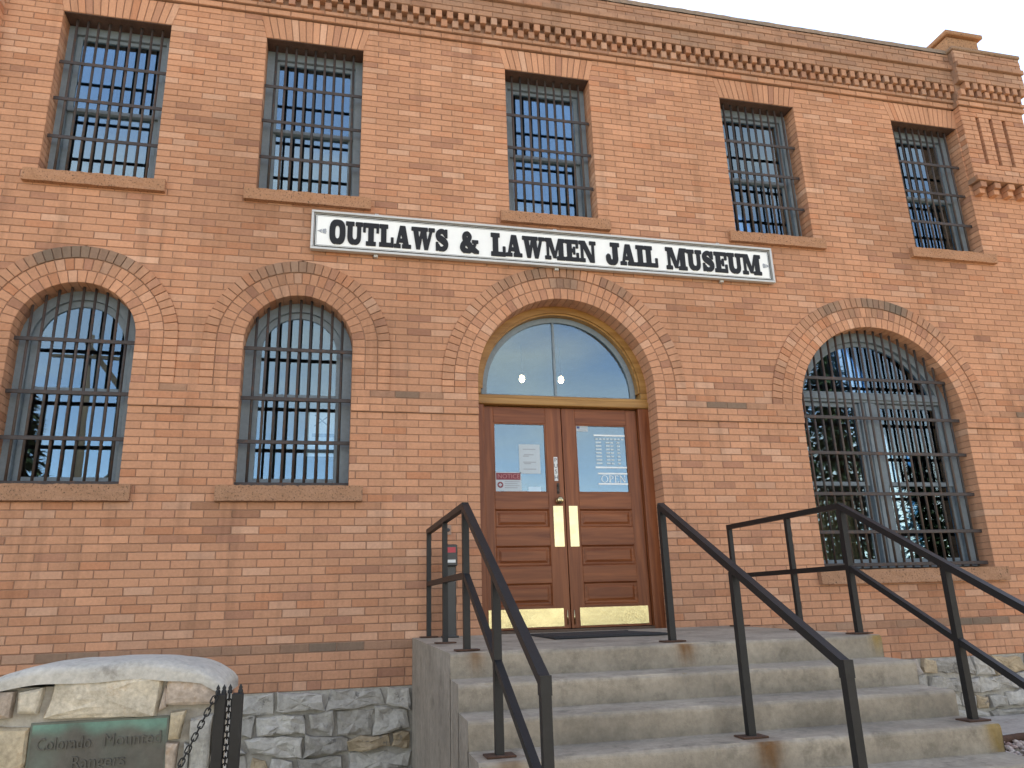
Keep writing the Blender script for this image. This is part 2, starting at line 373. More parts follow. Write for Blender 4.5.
for i, (z0, z1) in enumerate(ROWS):
    yf = 0.0; df = None; bl = BL
    if z1 <= 1.401:
        yf = -0.022
        if z1 > 1.39: df = lambda x, z: 0.45 + 0.75 * max(0, nz3(x * 2.5, z) + .1)
        if z0 < 1.04: bl = BL / 2
    elif 3.419 < z0 < BANDT - 0.01:
        yf = -0.018
        if z1 > BANDT - 0.01: df = lambda x, z: .25 * max(0, nz3(x * 1.1 + 3.3, 9.1)) + (.55 + .8 * nz3(x * 4, 5.5)) * max([math.exp(-((x - c) / wd_) ** 4) for c, wd_ in ((-1.29, .16), (.74, .32), (4.0, .42), (7.75, .45))])
    lay_row(i, z0, z1, XL, XR, yf, bricks, wall, intervals(z0, z1, XL, XR), df, bl)
wall_o = part(wall, 'wall', MORTAR)
vis = sorted([b for b in bricks if -3.3 < b[4] < 8.3 and not (0.72 < b[4] < 3.76 and b[5] < 1.45) and not (b[4] < -0.4 and b[5] < 1.35)], key=lambda b: b[0])
near = set(id(b) for b in vis[:300])
rest = MB()
for b in bricks:
    if id(b) in near: MB().add(b[1], b[2], b[3]).build('brick', BRICK, wall_o)
    else: rest.add(b[1], b[2], b[3])
rest.build('brickwork', BRICK, wall_o, 'stuff')

# brick arches -------------------------------------------------------
vous = []
def make_arch(cx, hw, zs, name_i, legs_to=BANDT):
    body = MB(); ro = hw + RT * RN; ym = -0.0015; N = 64; lst = []
    zleg = min(legs_to, zs)
    prof_i = [(cx - hw - .005, min(legs_to, zs))] + [(cx - (hw + .005) * math.cos(math.pi * k / N), zs + (hw + .005) * math.sin(math.pi * k / N)) for k in range(N + 1)] + [(cx + hw + .005, min(legs_to, zs))]
    r2 = ro - 0.004
    prof_o = [(cx - r2, min(legs_to, zs))] + [(cx - r2 * math.cos(math.pi * k / N), zs + r2 * math.sin(math.pi * k / N)) for k in range(N + 1)] + [(cx + r2, min(legs_to, zs))]
    n = len(prof_i)
    V = [(x, ym, z) for x, z in prof_i] + [(x, ym, z) for x, z in prof_o] + [(x, 0.225, z) for x, z in prof_i] + [(x, .03, z) for x, z in prof_o]
    F = []
    for k in range(n - 1): F += [(k, k + 1, n + k + 1, n + k), (2 * n + k, 2 * n + k + 1, k + 1, k), (n + k, n + k + 1, 3 * n + k + 1, 3 * n + k)]
    body.add(V, F)
    o = part(body, 'brick_arch', MORTAR)
    for ring in range(RN):
        r0 = hw + RT * ring; r1 = r0 + RT; j = 0.0034; yf = -0.009 if ring < 2 else -0.016; deep = 0.225 if ring == 0 else 0.02
        cnt = max(9, round(math.pi * (r0 + r1) / 2 / 0.0745)); ra, rb = r0 + (0 if ring == 0 else j), r1 - (j if ring < 2 else 0)
        for k in range(cnt):
            a0 = math.pi * k / cnt; a1 = math.pi * (k + 1) / cnt; da0, da1 = j / ra, j / rb
            def P(a, r): return (cx - r * math.cos(a), zs + r * math.sin(a))
            q = [P(a0 + da0, rb)[:2], P(a0 + da0, ra), P(a1 - da0, ra), P(a1 - da1, rb)]
            q = [P(a0 + da1, rb), P(a0 + da0, ra), P(a1 - da0, ra), P(a1 - da1, rb)]
            am = (a0 + a1) / 2; xm, zm = P(am, (r0 + r1) / 2); top = math.sin(am)
            if zm < legs_to - .01: pass
            dirty = 0.0
            if ring == 2: dirty = max(0, (top - 0.72) / 0.28) * (0.55 + 1.3 * nz3(xm * 3.3, zm * 3, cx)) + 0.10
            elif ring == 1: dirty = max(0, (top - 0.85) / 0.15) * (0.2 + nz3(xm * 4, zm * 4, cx + 3))
            V, Fq = brick_geo(q, yf, deep, 0.004)
            lst.append(((Vector((xm, 0, zm)) - CAM).length, V, Fq, brick_tone(xm, zm, max(0, dirty)), o, xm))
        hl = zs - legs_to
        if hl > 0.03:
            m = max(1, round(hl / 0.0715))
            for side in (-1, 1):
                for k in range(m):
                    za, zb_ = legs_to + hl * k / m + j, legs_to + hl * (k + 1) / m - j
                    xa, xb = sorted((cx + side * ra, cx + side * rb))
                    V, Fq = brick_geo([(xa, za), (xb, za), (xb, zb_), (xa, zb_)], yf, deep, 0.004)
                    lst.append(((Vector((xa, 0, za)) - CAM).length, V, Fq, brick_tone(xa, za), o, xa))
    vous.extend(lst)
make_arch(AW[0][0], AW[0][1], AW[0][3], 0); make_arch(AW[1][0], AW[1][1], AW[1][3], 1); make_arch(DR[0], DR[1], DR[3], 3); make_arch(AW[2][0], AW[2][1], AW[2][3], 2)
vs_sorted = sorted([v for v in vous if v[5] > -2.95], key=lambda v: v[0]); nearv = set(id(v) for v in vs_sorted[:300]); rests = {}
for v in vous:
    if id(v) in nearv: MB().add(v[1], v[2], v[3]).build('voussoir', BRICK, v[4])
    else: rests.setdefault(v[4].name, (v[4], MB()))[1].add(v[1], v[2], v[3])
for o, mb in rests.values(): mb.build('voussoir_ring', BRICK, o, 'stuff')

# flat arches over the upper windows ---------------------------------
for cx, w in UW:
    b = MB(); zb, zt = UZ1, JZ; e = .004; wb, wt = w / 2 - .002, w / 2 + JSPL - .004
    b.add([(cx - wb, .0085, zb + .006), (cx + wb, .0085, zb + .006), (cx + wt, .0085, zt), (cx - wt, .0085, zt), (cx - wb, .225, zb + .006), (cx + wb, .225, zb + .006)], [(0, 1, 2, 3), (0, 4, 5, 1)])
    o = part(b, 'flat_arch', MORTAR); n = 15
    for k in range(n):
        j = .0038
        x0b, x1b = cx - w / 2 + w * k / n + j * (k > 0), cx - w / 2 + w * (k + 1) / n - j * (k < n - 1)
        W2 = w + 2 * JSPL; x0t, x1t = cx - W2 / 2 + W2 * k / n + j, cx - W2 / 2 + W2 * (k + 1) / n - j
        V, F = brick_geo([(x0b, zb), (x1b, zb), (x1t, zt - j), (x0t, zt - j)], -.001, .225, .004)
        MB().add(V, F, brick_tone(x0b, zt)).build('splayed_brick', BRICK, o)
    part(MB().box(cx - w / 2 + .002, cx + w / 2 - .002, .006, .199, zb - .010, zb - .0005, .002), 'lintel_plate', flat_mat('lintel_paint', (.085, .045, .033), .8, 0, .3, 9, .2))

# window sills ---------------------------------------------------------
for n, (a, b_, z0, z1) in enumerate(SILLS):
    bm = bmesh.new(); bmesh.ops.create_cube(bm, size=1)
    lowr = n >= 5
    for v in bm.verts: v.co = Vector(((a + b_) / 2 + v.co.x * (b_ - a), 0.075 + v.co.y * 0.26, (z0 + z1) / 2 + v.co.z * (z1 - z0)))
    bmesh.ops.bisect_plane(bm, geom=bm.verts[:] + bm.edges[:] + bm.faces[:], plane_co=(0, .05, 0), plane_no=(0, 1, 0))
    ln = [e for e in bm.edges if abs(e.verts[0].co.x - e.verts[1].co.x) > .1]
    bmesh.ops.subdivide_edges(bm, edges=ln, cuts=int((b_ - a) / 0.03), use_grid_fill=True)
    bmesh.ops.subdivide_edges(bm, edges=[e for e in bm.edges if abs(e.verts[0].co.z - e.verts[1].co.z) > .05], cuts=3, use_grid_fill=True)
    for v in bm.verts:
        if v.co.y < 0:
            top = v.co.z > (z0 + z1) / 2
            v.co.y += 0.010 * nz3(v.co.x * 9, v.co.z * 12, n) + (0.014 * max(0, nz3(v.co.x * 14, n, 5)) if top else 0)
            v.co.z += (-0.012 if top else 0.004) * abs(nz3(v.co.x * 16, 3, n)) * (1.6 if lowr else 1)
    ct = (0.38, 0.195, 0.115) if not lowr else (0.34, 0.185, 0.115)
    part(MB().bm(bm, ct), 'window_sill', SAND)

# cornice ----------------------------------------------------------------
PX0, PX1 = -3.24, 7.75            # between the corner pilasters
def dirt(x, z): return 0.42 + 0.5 * max(0, nz3(x * .9, z * 1.4, 4)) + 0.2 * nz3(x * 4, z * 4, 1)
CP = [(7.695, 7.765, .030, .12), (7.765, 7.815, .055, .3), (7.815, 8.0, .030, .25), (8.0, 8.07, .112, None), (8.07, 8.14, .115, None), (8.14, 8.21, .112, None), (8.21, 8.28, .150, None),
      (8.28, 8.35, .120, None), (8.35, 8.42, .122, None), (8.42, 8.465, .118, None)]
cor = MB(); cbr = []
# solid mortar core in steps
def core(mb, x0, x1, ex=0.0, zt=8.50):
    for (z0, z1, p_, d) in CP:
        y = -p_ - ex + .0085
        mb.box(x0, x1, y, 0.33, z0 + .0005, z1 - .0005)
core(cor, PX0, PX1)
cor_o = part(cor, 'cornice', MORTAR)
def cornice_rows(x0, x1, ex, out):
    junk = MB()
    for i, (z0, z1, p_, d) in enumerate(CP):
        if z1 - z0 > .15: continue
        f = (lambda x, z, d=d: d + .25 * nz3(x * 2, z * 3, 7)) if d is not None else (lambda x, z: dirt(x, z))
        lay_row(i, z0, z1, x0, x1, -p_ - ex, out, junk, [(x0, x0, x1, x1, False, False)], f)
cornice_rows(PX0, PX1, 0, cbr)
mb = MB()
for b in cbr: mb.add(b[1], b[2], b[3])
mb.build('cornice_brickwork', BRICK, cor_o, 'stuff')
def dentils(x0, x1, ex, parent, pitch=.1245):
    n = int((x1 - x0) / pitch); 
    for k in range(n):
        for row in (0, 1):
            xa = x0 + .02 + pitch * (k + .5 * row); xb = xa + .068
            if xb > x1: continue
            za, zb = (7.817, 7.905) if row == 0 else (7.908, 7.998)
            V, F = brick_geo([(xa, za), (xb, za), (xb, zb), (xa, zb)], -(.078 if row == 0 else .104) - ex, -.02 - ex, .004)
            MB().add(V, F, brick_tone(xa, zb, .15 + .25 * rnd.random())).build('dentil', BRICK, parent)
dentils(PX0, PX1, 0, cor_o)
# weathered coping on the parapet
cp = MB(); N = 220
for s_ in range(1):
    V = []
    for i in range(N + 1):
        x = PX0 + (PX1 - PX0) * i / N; h = 8.545 + .010 * nz3(x * 2, 1) + .006 * nz3(x * 11, 2); yf = -.128 + .006 * nz3(x * 6, 4)
        V += [(x, yf, 8.465), (x, yf + .004, h - .02), (x, yf + .025, h), (x, .36, h + .01), (x, .36, 8.40)]
    F = [(i * 5 + k, (i + 1) * 5 + k, (i + 1) * 5 + k + 1, i * 5 + k + 1) for i in range(N) for k in range(4)]
    cols = []
    for i in range(N + 1):
        t = .5 + .5 * nz3(i * .06, 8); cols += [lerp((.30, .20, .145), (.20, .165, .135), t)] * 5
    cp.add(V, F, cols)
part(cp, 'parapet_coping', tone_mat('coping', .95, (2.0, .2), (24.0, .25), .9, 60, (11.0, .58, (.15, .13, .11), .1)))

# corner pilasters ---------------------------------------------------------
def pilaster(x0, x1, mir):
    EXP = .10; b = MB(); brs = []; zb, zt = 6.66, 7.695
    rows = rows_between([(zb, zt, 15)]); slots = [x0 + .24 + .205 * k for k in range(3)] if not mir else [x1 - .24 - .205 * k for k in range(3)]
    slots.sort()
    junk = MB()
    for i, (z0, z1) in enumerate(rows):
        iv = []; l = x0
        if 6.80 < z0 and z1 < 7.58:
            for s in slots: iv.append((l, l, s - .028, s - .028, l > x0, True)); l = s + .028
        iv.append((l, l, x1, x1, l > x0, False))
        lay_row(i, z0, z1, x0, x1, -EXP, brs, junk, iv, lambda x, z: .08, deep=-.03)
    # core with the three recesses
    b.box(x0 + .002, x1 - .002, -EXP + .055, .33, zb, zt)
    ed = [x0] + [v for s in slots for v in (s - .03, s + .03)] + [x1]
    for k in range(0, len(ed), 2): b.box(ed[k] + .004, ed[k + 1] - .004, -EXP + .0085, -EXP + .054, zb + .002, zt - .002)
    b.box(x0 + .003, x1 - .003, -EXP + .0085, -EXP + .0545, zb + .001, 6.795); b.box(x0 + .003, x1 - .003, -EXP + .0085, -EXP + .0545, 7.585, zt - .001)
    core(b, x0 - .024, x1 + .024, EXP)
    # corbel table
    b.box(x0 - .024, x1 + .024, -EXP - .045, .30, 6.586, 6.654)
    o = part(b, 'corner_pilaster', MORTAR)
    cornice_rows(x0 - .03, x1 + .03, EXP, brs)
    lay_row(0, 6.583, 6.657, x0 - .03, x1 + .03, -EXP - .055, brs, MB(), [(x0 - .03, x0 - .03, x1 + .03, x1 + .03, False, False)], lambda x, z: .2)
    mb = MB()
    for q in brs: mb.add(q[1], q[2], q[3])
    # side faces of the pilaster, course by course
    for i, (z0, z1) in enumerate(rows + [(6.585, 6.655)]):
        for xs_, sg in ((x0, -1), (x1, 1)):
            if (z0 < 6.6): continue
            mb.box(min(xs_, xs_ + sg * .007), max(xs_, xs_ + sg * .007), -EXP + .004, .02, z0 + .004, z1 - .004, 0, brick_tone(xs_, z0))
    mb.build('pilaster_brickwork', BRICK, o, 'stuff')
    dentils(x0 - .02, x1 + .03, EXP, o)
    for k in range(5):
        xa = x0 + .02 + k * (x1 - x0 - .13) / 4
        bb = MB(); bb.box(xa, xa + .09, -EXP - .035, .0, 6.505, 6.580, .004, brick_tone(xa, 6.5, .15)); bb.box(xa + .004, xa + .086, -EXP + .005, .0, 6.435, 6.503, .004, brick_tone(xa, 6.4, .1))
        bb.build('corbel', BRICK, o)
    # block on top
    cap = MB(); xc = x0 + .09; cap.box(xc, xc + .50, -.06, .42, 8.465, 8.83, .012, (.34, .185, .105)); 
    cap.build('pier_block', SAND, o)
    cap = MB(); cap.box(xc - .045, xc + .55, -.115, .48, 8.832, 8.90, .012, (.33, .175, .10)); cap.build('pier_cap', SAND, o)
    cap = MB(); cap.box(x0 - .05, x1 + .05, -.235, .36, 8.467, 8.525, .012, (.27, .17, .115)); cap.build('pilaster_coping', SAND, o)
pilaster(PX1, XR, False); pilaster(XL, PX0, True)

# side walls, back, roof, inside ----------------------------------------------
SIDEB, sn, sl, sb = new_mat('side_brick')
sg_ = sn.new('ShaderNodeNewGeometry'); sm_ = sn.new('ShaderNodeMapping'); sm_.inputs['Rotation'].default_value = (R_(90), 0, R_(90)); sl(sg_.outputs['Position'], sm_.inputs['Vector'])
bt = sn.new('ShaderNodeTexBrick'); bt.inputs['Scale'].default_value = 1.0; bt.inputs['Brick Width'].default_value = BL; bt.inputs['Row Height'].default_value = .07; bt.inputs['Mortar Size'].default_value = .004
bt.inputs['Color1'].default_value = (*BASE, 1); bt.inputs['Color2'].default_value = (*mulc(BASE, .8), 1); bt.inputs['Mortar'].default_value = (.30, .185, .135, 1); sl(sm_.outputs['Vector'], bt.inputs['Vector']); sl(bt.outputs['Color'], sb.inputs['Base Color']); sb.inputs['Roughness'].default_value = .92
s = MB(); DB = 12.0
s.box(XL, XL + .3, .34, DB, .2, 8.45); s.box(XR - .3, XR, .34, DB, .2, 8.45); s.box(XL + .3, XR - .3, DB - .3, DB, .2, 8.45)
part(s, 'side_wall', SIDEB)
s = MB(); s.box(XL + .3, XR - .3, .34, DB - .3, 8.2, 8.3); part(s, 'roof', ASPH)
s = MB(); x0, x1, y0, y1 = XL + .31, XR - .31, .40, DB - .31
s.box(x0, x1, y0, y1, 1.20, 1.39); s.box(x0, x1, y0, y1, 4.95, 5.15); s.box(x0, x1, y0 + 4.5, y0 + 4.6, 1.4, 4.94); s.box(x0, x1, y0 + 4.5, y0 + 4.6, 5.16, 8.19)
part(s, 'inner_floor', PLASTER)

# foundation of rubble stone ----------------------------------------------------
fd = MB(); fd.box(XL - .02, XR + .02, -.012, .33, -.2, 1.028); fo = part(fd, 'foundation', SMORTAR)
def puff_stone(poly, yf, yb, seed, amp=.02, rings=3, wob=.012):
    """irregular rock-faced stone; poly is a list of (x,z) going round, yf its mean face"""
    n0 = len(poly); pts = []
    for i in range(n0):          # subdivide outline with a wobble
        a, b = Vector(poly[i]), Vector(poly[(i + 1) % n0])
        m = max(1, int((b - a).length / .055))
        for k in range(m):
            q = a.lerp(b, k / m); q += Vector((nz3(q.x * 9, q.y * 9, seed), nz3(q.x * 9, q.y * 9, seed + 40))) * wob; pts.append(q)
    n = len(pts); c = sum(pts, Vector((0, 0))) / n
    V = [(p[0], yb, p[1]) for p in pts]
    prof = [(1.0, .030), (.95, .008), (.74, 0.0), (.42, -.004)]
    for (k, dy) in prof:
        for p in pts:
            q = c + (p - c) * k
            V.append((q[0], yf + dy + amp * nz3(q[0] * 7, q[1] * 9, seed) * (1 if k < 1 else .3) + amp * .5 * nz3(q[0] * 19, q[1] * 23, seed), q[1]))
    V.append((c[0], yf - .004 + amp * nz3(c[0] * 7, c[1] * 9, seed), c[1]))
    F = []
    R = len(prof) + 1
    for r in range(R - 1):
        for i in range(n): F.append((r * n + i, r * n + (i + 1) % n, (r + 1) * n + (i + 1) % n, (r + 1) * n + i))
    for i in range(n): F.append(((R - 1) * n + i, (R - 1) * n + (i + 1) % n, R * n))
    return V, F
rs = random.Random(11)
def rubble(x0, x1):
    zz = [.22, .40, .545, .70, .865, 1.026]
    for r in range(len(zz) - 1):
        x = x0 + rs.uniform(0, .1)
        while x < x1 - .1:
            w = rs.choice((rs.uniform(.14, .24), rs.uniform(.26, .48), rs.uniform(.3, .55))); xe = min(x1, x + w)
            if x1 - xe < .14: xe = x1
            lo = zz[r] +   .075 * nz3(x * 1.6, r * 3.7, 1); hi = zz[r + 1] + (  .075 * nz3(x * 1.6, (r + 1) * 3.7, 1) if r < len(zz) - 2 else 0)
            lo2 = zz[r] +  .075 * nz3(xe * 1.6, r * 3.7, 1); hi2 = zz[r + 1] + ( .075 * nz3(xe * 1.6, (r + 1) * 3.7, 1) if r < len(zz) - 2 else 0)
            g_ = .006
            q = [(x + g_ + rs.uniform(-.012, .03), lo + g_ + rs.uniform(-.01, .02)), (xe - g_ + rs.uniform(-.012, .012), lo2 + g_), (xe - g_ + rs.uniform(-.03, .02), hi2 - g_ - rs.uniform(-.01, .025)), (x + g_ + rs.uniform(-.02, .02), hi - g_)]
            V, F = puff_stone(q, -.055 + rs.uniform(-.025, .02), .0, rs.uniform(0, 99), .04, 3, .028)
            t = rs.random(); c = lerp((.31, .29, .26), (.45, .425, .385), rs.random())
            if t < .13: c = lerp(c, (.40, .29, .17), .75)
            elif t < .18: c = lerp(c, (.28, .22, .18), .5)
            MB().add(V, F, c).build('stone', STONE, fo)
            x = xe
rubble(-2.9, .74); rubble(3.76, 8.6)

# windows -------------------------------------------------------------------
FY0, FY1 = .20, .285
def ring_band(mb, cx, zs, r0, r1, y0, y1, N=40, a0=0.0, a1=math.pi):
    V = []
    for k in range(N + 1):
        a = a0 + (a1 - a0) * k / N
        for (r, y) in ((r0, y0), (r1, y0), (r1, y1), (r0, y1)): V.append((cx - r * math.cos(a), y, zs + r * math.sin(a)))
    F = [(k * 4 + j, (k + 1) * 4 + j, (k + 1) * 4 + (j + 1) % 4, k * 4 + (j + 1) % 4) for k in range(N) for j in range(4)]
    F += [(3, 2, 1, 0), (N * 4, N * 4 + 1, N * 4 + 2, N * 4 + 3)]
    mb.add(V, F)
def pane_rect(x0, x1, y, z0, z1, parent, name='pane'):
    return MB().box(x0, x1, y, y + .004, z0, z1).build(name, GLASS if z0 > 5 else GLASS2, parent)
def pane_arch(cx, r, zs, zb, y, parent, N=40, a0=0.0, a1=math.pi, name='pane'):
    o = [(cx - r * math.cos(a0 + (a1 - a0) * k / N), zs + r * math.sin(a0 + (a1 - a0) * k / N)) for k in range(N + 1)]
    if a0 > 0: o = [(cx + .004, zb)] + [(cx + .004, o[0][1])] + o[1:]
    elif a1 < math.pi: o = o[:-1] + [(cx - .004, o[-1][1]), (cx - .004, zb)]
    o2 = ([(o[0][0], zb)] if zb < zs - .001 and a0 == 0 else []) + o + ([(o[-1][0], zb)] if zb < zs - .001 and a1 >= math.pi else [])
    n = len(o2); V = [(x, y, z) for x, z in o2] + [(x, y + .004, z) for x, z in o2]
    return MB().add(V, [tuple(range(n))[::-1], tuple(range(n, 2 * n))] + [(i, (i + 1) % n, n + (i + 1) % n, n + i) for i in range(n)]).build(name, GLASS2, parent)
def bars(parent, cx, w, zb, ztop, n, cross, y=.10, seed=0):
    rb = random.Random(seed)
    for k in range(n):
        x = cx - w / 2 + w * (k + 1) / (n + 1); c = lerp((.035, .031, .031), (.065, .045, .038), rb.random())
        MB().tube([(x, y, zb), (x + rb.uniform(-.002, .002), y, (zb + ztop(x)) / 2), (x, y, ztop(x))], .0125, 8, c).build('bar', IRON, parent)
    for z in cross:
        hw = min(w / 2, half_at(z)) if callable(half_at) else w / 2
        MB().box(cx - hw - .004, cx + hw + .004, y - .024, y - .0125, z - .018, z + .018, .003, (.045, .036, .036)).build('crossbar', IRON, parent)
half_at = None
def win_root(mb):
    o = part(mb, 'window', GREYP); return o
for i, (cx, w) in enumerate(UW):
    f = MB(); x0, x1 = cx - w / 2, cx + w / 2; zb, zt = UZ0 + .002, UZ1
    f.box(x0 - .02, x0 + .075, FY0, FY1, zb, zt + .02, .004); f.box(x1 - .075, x1 + .02, FY0, FY1, zb, zt + .02, .004)
    f.box(x0 + .075, x1 - .075, FY0 + .002, FY1, zt - .095, zt + .02, .004); f.box(x0 + .075, x1 - .075, FY0 - .002, FY1, zb, zb + .05, .004)
    o = win_root(f); tag(o, None)
    xm0, xm1 = x0 + .075, x1 - .075; zm = 6.47
    for (za, zc, yo, nm) in ((zm - .02, zt - .097, .232, 'u'), (zb + .052, zm + .02, .262, 'l')):
        s = MB(); t = .05
        s.box(xm0, xm0 + t, yo, yo + .03, za, zc, .003); s.box(xm1 - t, xm1, yo, yo + .03, za, zc, .003)
        s.box(xm0 + t, xm1 - t, yo, yo + .03, za, za + t - .01, .003); s.box(xm0 + t, xm1 - t, yo, yo + .03, zc - t + .01, zc, .003)
        if nm == 'l':
            pass
        so = s.build('sash', GREYP, o); pane_rect(xm0 + t - .002, xm1 - t + .002, yo + .014, za + .03, zc - .03, o)
    half_at = None
    bars(o, cx, w, UZ0 + .002, lambda x: UZ1, 9, (6.89, 6.475, 6.055), .105, i)
for i, (cx, hw, zb, zs) in enumerate(AW):
    big = i == 2; f = MB(); t = .085 if not big else .10; zb2 = zb + .002
    f.box(cx - hw - .02, cx - hw + t, FY0, FY1, zb2, zs, .004); f.box(cx + hw - t, cx + hw + .02, FY0, FY1, zb2, zs, .004)
    ring_band(f, cx, zs + .0005, hw - t, hw + .02, FY0, FY1)
    f.box(cx - hw + t, cx + hw - t, FY0 - .002, FY1, zb2, zb2 + .05, .004)
    o = win_root(f); r = hw - t
    if not big:
        zm = 3.60
        s = MB(); ring_band(s, cx, zs + .0005, r - .06, r - .0005, .232, .262); s.box(cx - r + .0005, cx - r + .06, .232, .262, zm - .02, zs, .003); s.box(cx + r - .06, cx + r - .0005, .232, .262, zm - .02, zs, .003)
        s.box(cx - r + .06, cx + r - .06, .232, .262, zm - .02, zm + .025, .003); s.build('sash', GREYP, o)
        pane_arch(cx, r - .058, zs, zm + .02, .246, o)
        s = MB(); s.box(cx - r, cx - r + .055, .264, .294, zb2 + .052, zm + .02, .003); s.box(cx + r - .055, cx + r, .264, .294, zb2 + .052, zm + .02, .003)
        s.box(cx - r + .055, cx + r - .055, .264, .294, zb2 + .052, zb2 + .10, .003); s.box(cx - r + .055, cx + r - .055, .264, .294, zm - .022, zm + .018, .003); s.build('sash', GREYP, o)
        pane_rect(cx - r + .053, cx + r - .053, .278, zb2 + .095, zm - .018, o)
        cross = (4.02, 3.54, 3.135, 2.75); n = 9
    else:
        tz = 3.735
        s = MB(); s.box(cx - r - .002, cx + r + .002, .205, .30, tz, tz + .12, .006); s.box(cx - r, cx + r, .185, .204, tz + .03, tz + .09, .004); s.build('transom_bar', GREYP, o)
        s = MB(); s.box(cx - .105 - .045, cx + .105 - .045, .21, .30, zb2 + .052, tz - .002, .006); s.box(cx - .045 - .045, cx + .045 - .045, .195, .209, zb2 + .052, tz - .004, .003); s.build('mullion', GREYP, o)
        s = MB(); ring_band(s, cx, zs + .0005, r - .05, r - .0005, .24, .27, 40, math.asin((tz + .12 - zs) / r) , math.pi - math.asin((tz + .12 - zs) / r)); s.build('sash', GREYP, o)
        # fanlight pane: segment above the transom
        a0 = math.asin((tz + .11 - zs) / (r - .04)); N = 40
        pts = [(cx - (r - .045) * math.cos(a0 + (math.pi - 2 * a0) * k / N), zs + (r - .045) * math.sin(a0 + (math.pi - 2 * a0) * k / N)) for k in range(N + 1)]; n_ = len(pts)
        MB().add([(x, .255, z) for x, z in pts] + [(x, .259, z) for x, z in pts], [tuple(range(n_))[::-1], tuple(range(n_, 2 * n_))]).build('pane', GLASS2, o)
        for (a, b_) in ((cx - r, cx - .152), (cx + .062, cx + r)):
            for (za, zc, yo) in ((2.80, tz - .003, .24), (zb2 + .053, 2.85, .268)):
                s = MB(); t2 = .055; s.box(a, a + t2, yo, yo + .027, za, zc, .003); s.box(b_ - t2, b_, yo, yo + .027, za, zc, .003); s.box(a + t2, b_ - t2, yo, yo + .027, za, za + .045, .003); s.box(a + t2, b_ - t2, yo, yo + .027, zc - .045, zc, .003)
                s.build('sash', GREYP, o); pane_rect(a + t2 - .002, b_ - t2 + .002, yo + .012, za + .043, zc - .043, o)
        cross = (3.97, 3.525, 3.13, 2.69, 2.29, 1.955); n = 19
    half_at = (lambda hw, zs: (lambda z: hw if z <= zs else math.sqrt(max(.01, hw * hw - (z - zs) ** 2))))(hw, zs)
    bars(o, cx, 2 * hw, zb + .002, (lambda cx, hw, zs: (lambda x: zs + math.sqrt(max(0, hw * hw - (x - cx) ** 2))))(cx, hw, zs), n, cross, .105, 20 + i)

# doorway ---------------------------------------------------------------------
DX, DHW, DZ0, DSP = DR
f = MB(); f.box(DX - DHW - .01, 1.458, .205, .36, 1.40, 3.585, .005); f.box(3.092, DX + DHW + .01, .205, .36, 1.40, 3.585, .005)
f.box(1.470, 3.080, .315, .36, 3.50, 3.584); part(f, 'door_frame', DOORV)
f = MB(); f.box(DX - DHW - .01, DX + DHW + .01, .19, .36, 3.587, 3.655, .006); f.box(DX - DHW - .01, DX + DHW + .01, .21, .36, 3.657, 3.69, .004)
f.box(DX - DHW - .01, DX - DHW + .07, .205, .36, 3.692, DSP, .004); f.box(DX + DHW - .07, DX + DHW + .01, .205, .36, 3.692, DSP, .004)
ring_band(f, DX, DSP + .0005, DHW - .07, DHW + .012, .205, .36, 48); ring_band(f, DX, DSP + .0005, DHW - .09, DHW - .071, .225, .36, 48)
part(f, 'arched_casing', OAK)
f = MB(); ri = DHW - .091; ring_band(f, DX, DSP + .0005, ri - .055, ri, .30, .34, 48); f.box(DX - ri, DX - ri + .055, .30, .34, 3.692, DSP); f.box(DX + ri - .055, DX + ri, .30, .34, 3.692, DSP)
f.box(DX - ri + .055, DX + ri - .055, .30, .34, 3.692, 3.722, .003)
fan = part(f, 'fanlight', GREYP)
MB().box(DX - .045 - .012, DX - .045 + .012, .302, .338, 3.723, DSP + ri - .057, .003).build('muntin', GREYP, fan)
rg = ri - .053; xm = DX - .045
for side in (-1, 1):
    N = 30; am = math.acos((DX - xm) / rg); lim = (0, am) if side < 0 else (am, math.pi)
    pts = [(DX - rg * math.cos(lim[0] + (lim[1] - lim[0]) * k / N), DSP + rg * math.sin(lim[0] + (lim[1] - lim[0]) * k / N)) for k in range(N + 1)]
    pts = ([(pts[0][0], 3.718)] + pts + [(xm - .006, 3.718)]) if side < 0 else ([(xm + .006, 3.718)] + pts + [(pts[-1][0], 3.718)])
    n_ = len(pts)
    MB().add([(x, .318, z) for x, z in pts] + [(x, .322, z) for x, z in pts], [tuple(range(n_))[::-1], tuple(range(n_, 2 * n_))]).build('pane', GLASS2, fan)

